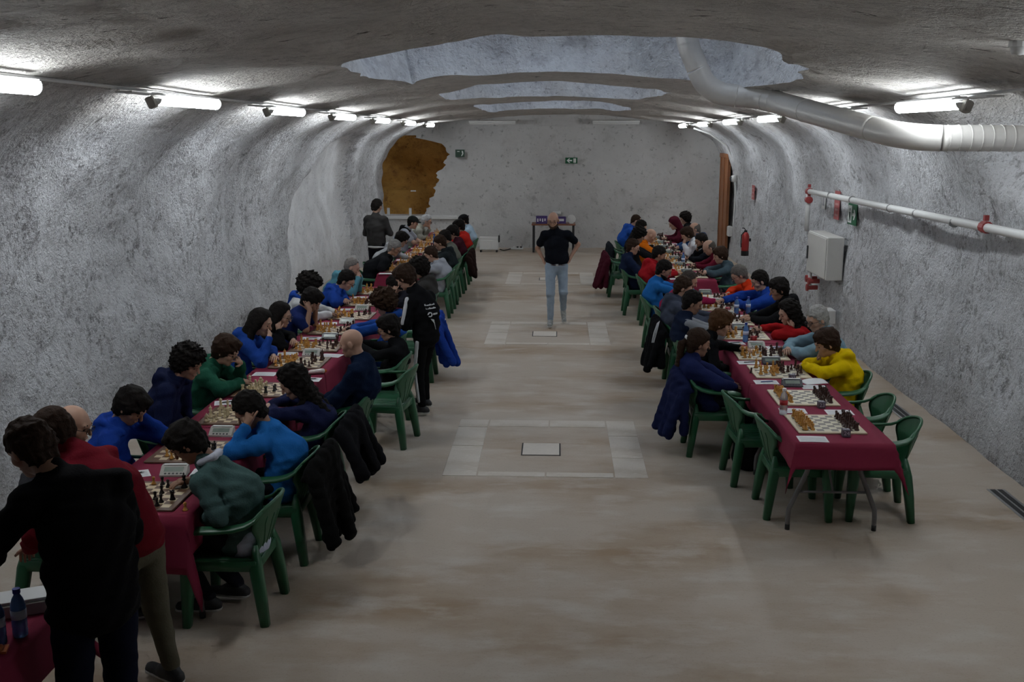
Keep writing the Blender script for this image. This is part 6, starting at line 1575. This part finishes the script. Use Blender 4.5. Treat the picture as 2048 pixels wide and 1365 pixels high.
sheet(2.25, 11.62, 'the red sweater woman', -.2, 'penk'); sheet(1.87, 12.45, 'the slate hooded jacket man', 0); sheet(2.27, 12.45, 'the black hoodie youth', .1); sheet(1.86, 13.4, 'the raspberry sweater man', 0, 'penk'); sheet(2.28, 13.42, 'the royal blue hoodie man', 0); sheet(2.28, 14.15, 'the orange-red jacket man', 0)
bottle(1.800, 7.95, TZ, 'clear water bottle with red label on the bare table', 'c', .215)
bottle(2.02, 10.86, TZ, 'blue water bottle before the brown-haired boy in black', 'b', .21)
bottle(2.22, 12.62, TZ, 'blue water bottle next to the black hoodie youth', 'b', .21)
bottle(2.37, 12.66, TZ, 'blue water bottle beside the royal blue hoodie arm', 'b', .21)
t = thing('paper_cup', 'small red cup beside the blue bottle', 'cup', (2.115, 10.87, TZ)); obj('wall', MB().lathe([(0, 0), (.022, 0), (.029, .06), (.026, .06), (.02, .004), (0, .004)], 12), M['redp'], t, smooth=True); obj('rim', MB().tube([(.029 * math.cos(a), .029 * math.sin(a), .06) for a in np.linspace(0, 6.283, 13)], .002, 5), M['redp'], t)
# captured men standing beside the boards
for (kk, mn, x, y, lab) in (('pawn', 'amber', -2.17, 5.66, 'lone amber pawn beside the nearest walnut board'), ('pawn', 'darkp', 1.815, 9.40, 'captured dark pawn beside the ponytail girl'), ('pawn', 'darkp', 1.80, 10.42, 'captured dark pawn by the brown-haired boy in black'), ('king', 'blackp', -2.235, 7.30, 'black king standing off the board by azure sweatshirt')):
    o = link('chess_' + kk, piece_me(kk, mn), None, (x, y, TZ), (0, 0, 0)); tag(o, lab, 'chess piece', 'men beside the boards')

LB_Y = [5.88, 6.77, 7.70, 8.54, 9.62, 10.38, 11.28, 12.22, 13.2, 14.15]
LB_D = ['before the green-grey sweater player', 'before the azure sweatshirt player', 'before the curly navy hoodie youth', 'before the dark green hoodie player', 'before the girl covering her mouth', 'before the black-clad girl with glasses', 'before the navy t-shirt player', 'before the white-blue jacket player', 'before the blue hoodie with glasses', 'before the grey-haired man in teal']
LPC = [(8, 9), (9, 6), (14, 8), (15, 6), (14, 10), (13, 8), (13, 10), (13, 9), (12, 8), (12, 8)]
for k, y in enumerate(LB_Y):
    wm = 'pale' if k in (2, 3) else 'amber'
    chessboard(LX + (.0, -.03, .0, .0, .02, .01, .0, .02, .0, .0)[k], y, LB_D[k], 'W', wm, 'blackp' if k < 4 else 'darkp', position(200 + k, *LPC[k]), k < 6, rng.uniform(-.03, .03))
clock(-2.47, 6.30, 'before the green-grey sweater player', 'g', .08); clock(-2.45, 7.20, 'before the azure sweatshirt player', 'g'); clock(-2.40, 9.10, 'behind the pale wrapper', 'd'); clock(-2.44, 9.98, 'before the bald man in navy blazer', 'g'); clock(-2.44, 10.83, 'before the black-clad girl with glasses', 'd')
clock(-2.44, 11.75, 'before the curly blue hoodie player', 'g'); clock(-2.44, 12.70, 'before the white-blue jacket player', 'g'); clock(-2.44, 13.68, 'before the blue hoodie with glasses', 'd')
sheet(-2.74, 6.28, 'the bright blue hoodie boy', .5, 'penk'); sheet(-2.27, 6.36, 'the green-grey sweater player', .1); sheet(-2.72, 7.20, 'the curly navy hoodie youth', .15); sheet(-2.33, 7.22, 'the azure sweatshirt player', 0, 'pen'); sheet(-2.70, 8.12, 'the dark green hoodie player', .3, 'penk'); sheet(-2.22, 8.15, 'the long-haired woman in navy', 0, 'pen')
sheet(-2.68, 9.15, 'the girl covering her mouth', 0); sheet(-2.22, 8.95, 'the bald man in navy blazer', 0, 'penk'); sheet(-2.70, 10.05, 'the black-clad girl with glasses', .3); sheet(-2.24, 9.98, 'the boy in black with glasses', -.2); sheet(-2.65, 10.85, 'the navy t-shirt player', 0, 'penk'); sheet(-2.66, 11.74, 'the white-blue jacket player', .2); sheet(-2.22, 11.72, 'the curly blue hoodie player', 0, 'pen')
sheet(-2.62, 12.72, 'the blue hoodie with glasses', .1); sheet(-2.66, 13.70, 'the grey-haired man in teal', 0); sheet(-2.24, 13.70, 'the player hiding behind hands', 0)
t = thing('snack_wrapper', 'crumpled pale sweet wrapper beside the walnut board', 'wrapper', (-2.20, 9.18, TZ), .3)
v_, f_ = Field([cap((-.05, 0, .022), (.05, .01, .024), .022, .026, .01, (1, 1.3, .9)), cap((-.09, 0, .015), (-.05, 0, .02), .014, .02, .01)], .008).nets(); link('bag', np_mesh('bag', v_, f_, M['wrap']), t)
obj('orange_end', MB().tube([(.055, .01, .022), (.09, .012, .022)], [.022, .012], 8), M['orange'], t)
# far tables: boards with clocks and sheets, men gathered as one mass each colour
RF_Y = [16.05, 16.95, 17.85, 18.72, 19.65, 20.5, 21.45, 22.3]
RF_D = ['before the slate sweater youth', 'before the bald man in maroon', 'before the bearded man in black', 'before the white hoodie boy', 'before the bald man in blue', 'beyond the bald man in blue', 'before the maroon hooded player', 'at the far end of the row']
for k, y in enumerate(RF_Y):
    chessboard(RX, y, RF_D[k], 'C', 'amber', 'darkp', position(300 + k, 9, 11), False)
    clock(RX, y + .38, RF_D[k], 'd')
    if k < 7:
        sheet(RX + .24, y + .36, ['the slate sweater youth', 'the bald man in maroon', 'the bearded man in black', 'the white hoodie boy', 'the bald man in blue', 'the chair beyond the bald man', 'the maroon hooded player'][k])
        sheet(RX - .24, y - .34, ['the red hoodie player', 'the navy fleece boy', 'the black-haired player in black', 'the orange hoodie man', 'the far black sweater player', 'the far empty seat', 'the far royal blue hoodie man'][k])
LF_Y = [16.5, 17.4, 18.3, 19.2, 20.15, 21.0, 21.9, 22.8]
LF_D = ['before the man in black jacket', 'before the pale hoodie player', 'before the olive-grey sweater player', 'before the dark maroon top player', 'before the man in a flat cap', 'before the white-haired man in beige', 'before the backwards cap player', 'at the far end by the cave']
for k, y in enumerate(LF_Y):
    chessboard(LX, y, LF_D[k], 'W', 'amber', 'darkp', position(400 + k, 13, 7), False)
    clock(LX + .12, y + .40, LF_D[k], 'd' if k % 2 else 'g')
    if k < 7:
        sheet(LX - .22, y - .37, ['the man in black jacket', 'the pale hoodie player', 'the empty seat before the standing man', 'the seat behind the standing man', 'the man in a flat cap', 'the white-haired man in beige', 'the far end of the cave row'][k])
bottle(RX + .06, 17.45, TZ, 'blue water bottle before the bald man in maroon', 'b', .21)
bottle(LX + .03, 20.6, TZ, 'blue water bottle before the white-haired man in beige', 'b', .21)
for mn, lst in STUFF.items():
    V_, F_ = [], []
    for kind, x, y, z, a in lst:
        src = PIECE_MB[kind]; n0 = len(V_); c, s = math.cos(a), math.sin(a)
        V_ += [(x + p[0] * c - p[1] * s, y + p[0] * s + p[1] * c, z + p[2]) for p in src.v]; F_ += [tuple(i + n0 for i in f) for f in src.f]
    me = bpy.data.meshes.new('far_chess_men'); me.from_pydata(V_, [], F_); me.materials.append(M[mn]); me.polygons.foreach_set('use_smooth', [True] * len(me.polygons))
    o = link('far_chess_men', me); tag(o, ('amber' if mn == 'amber' else 'dark') + ' chess men massed on all the distant boards', 'chess men', None, 'stuff')
# ------------------------------------------------------------------ the corner table beside the standing man
bottle(-2.405, 4.03, TZ, 'blue water bottle at the picture edge, on the corner table', 'b', .225)
bottle(-2.352, 4.11, TZ, 'blue water bottle nearer the standing man in black', 'b', .225)
t = thing('paper_box', 'open white box of papers on the corner table', 'box', (-2.53, 4.33, TZ), .45)
obj('tray', MB().box(-.22, .22, -.08, .08, 0, .06, .004), M['clock'], t); obj('paper_stack', MB().box(-.21, .21, -.07, .07, .06, .075, .002), M['paper'], t)
t = thing('snack_packet', 'orange snack packet lying by the blue bottles', 'wrapper', (-2.43, 3.93, TZ), .3)
v_, f_ = Field([cap((-.07, 0, .016), (.07, .0, .018), .020, .022, .01, (1, 1.7, .8))], .009).nets(); link('bag', np_mesh('bag', v_, f_, M['orange']), t)
obj('crimp', MB().box(.085, .105, -.035, .035, .010, .020), M['orange'], t)
t = thing('printer', 'dark grey printer at the back of the corner table', 'printer', (-2.82, 4.30, TZ), .2)
obj('body', MB().box(-.16, .16, -.15, .15, 0, .16, .01), M['dgrey'], t); obj('lid', MB().box(-.15, .15, -.14, .14, .16, .175, .004), M['tube'], t); obj('paper_tray', MB().box(.16, .24, -.10, .10, .02, .03), M['tube'], t)
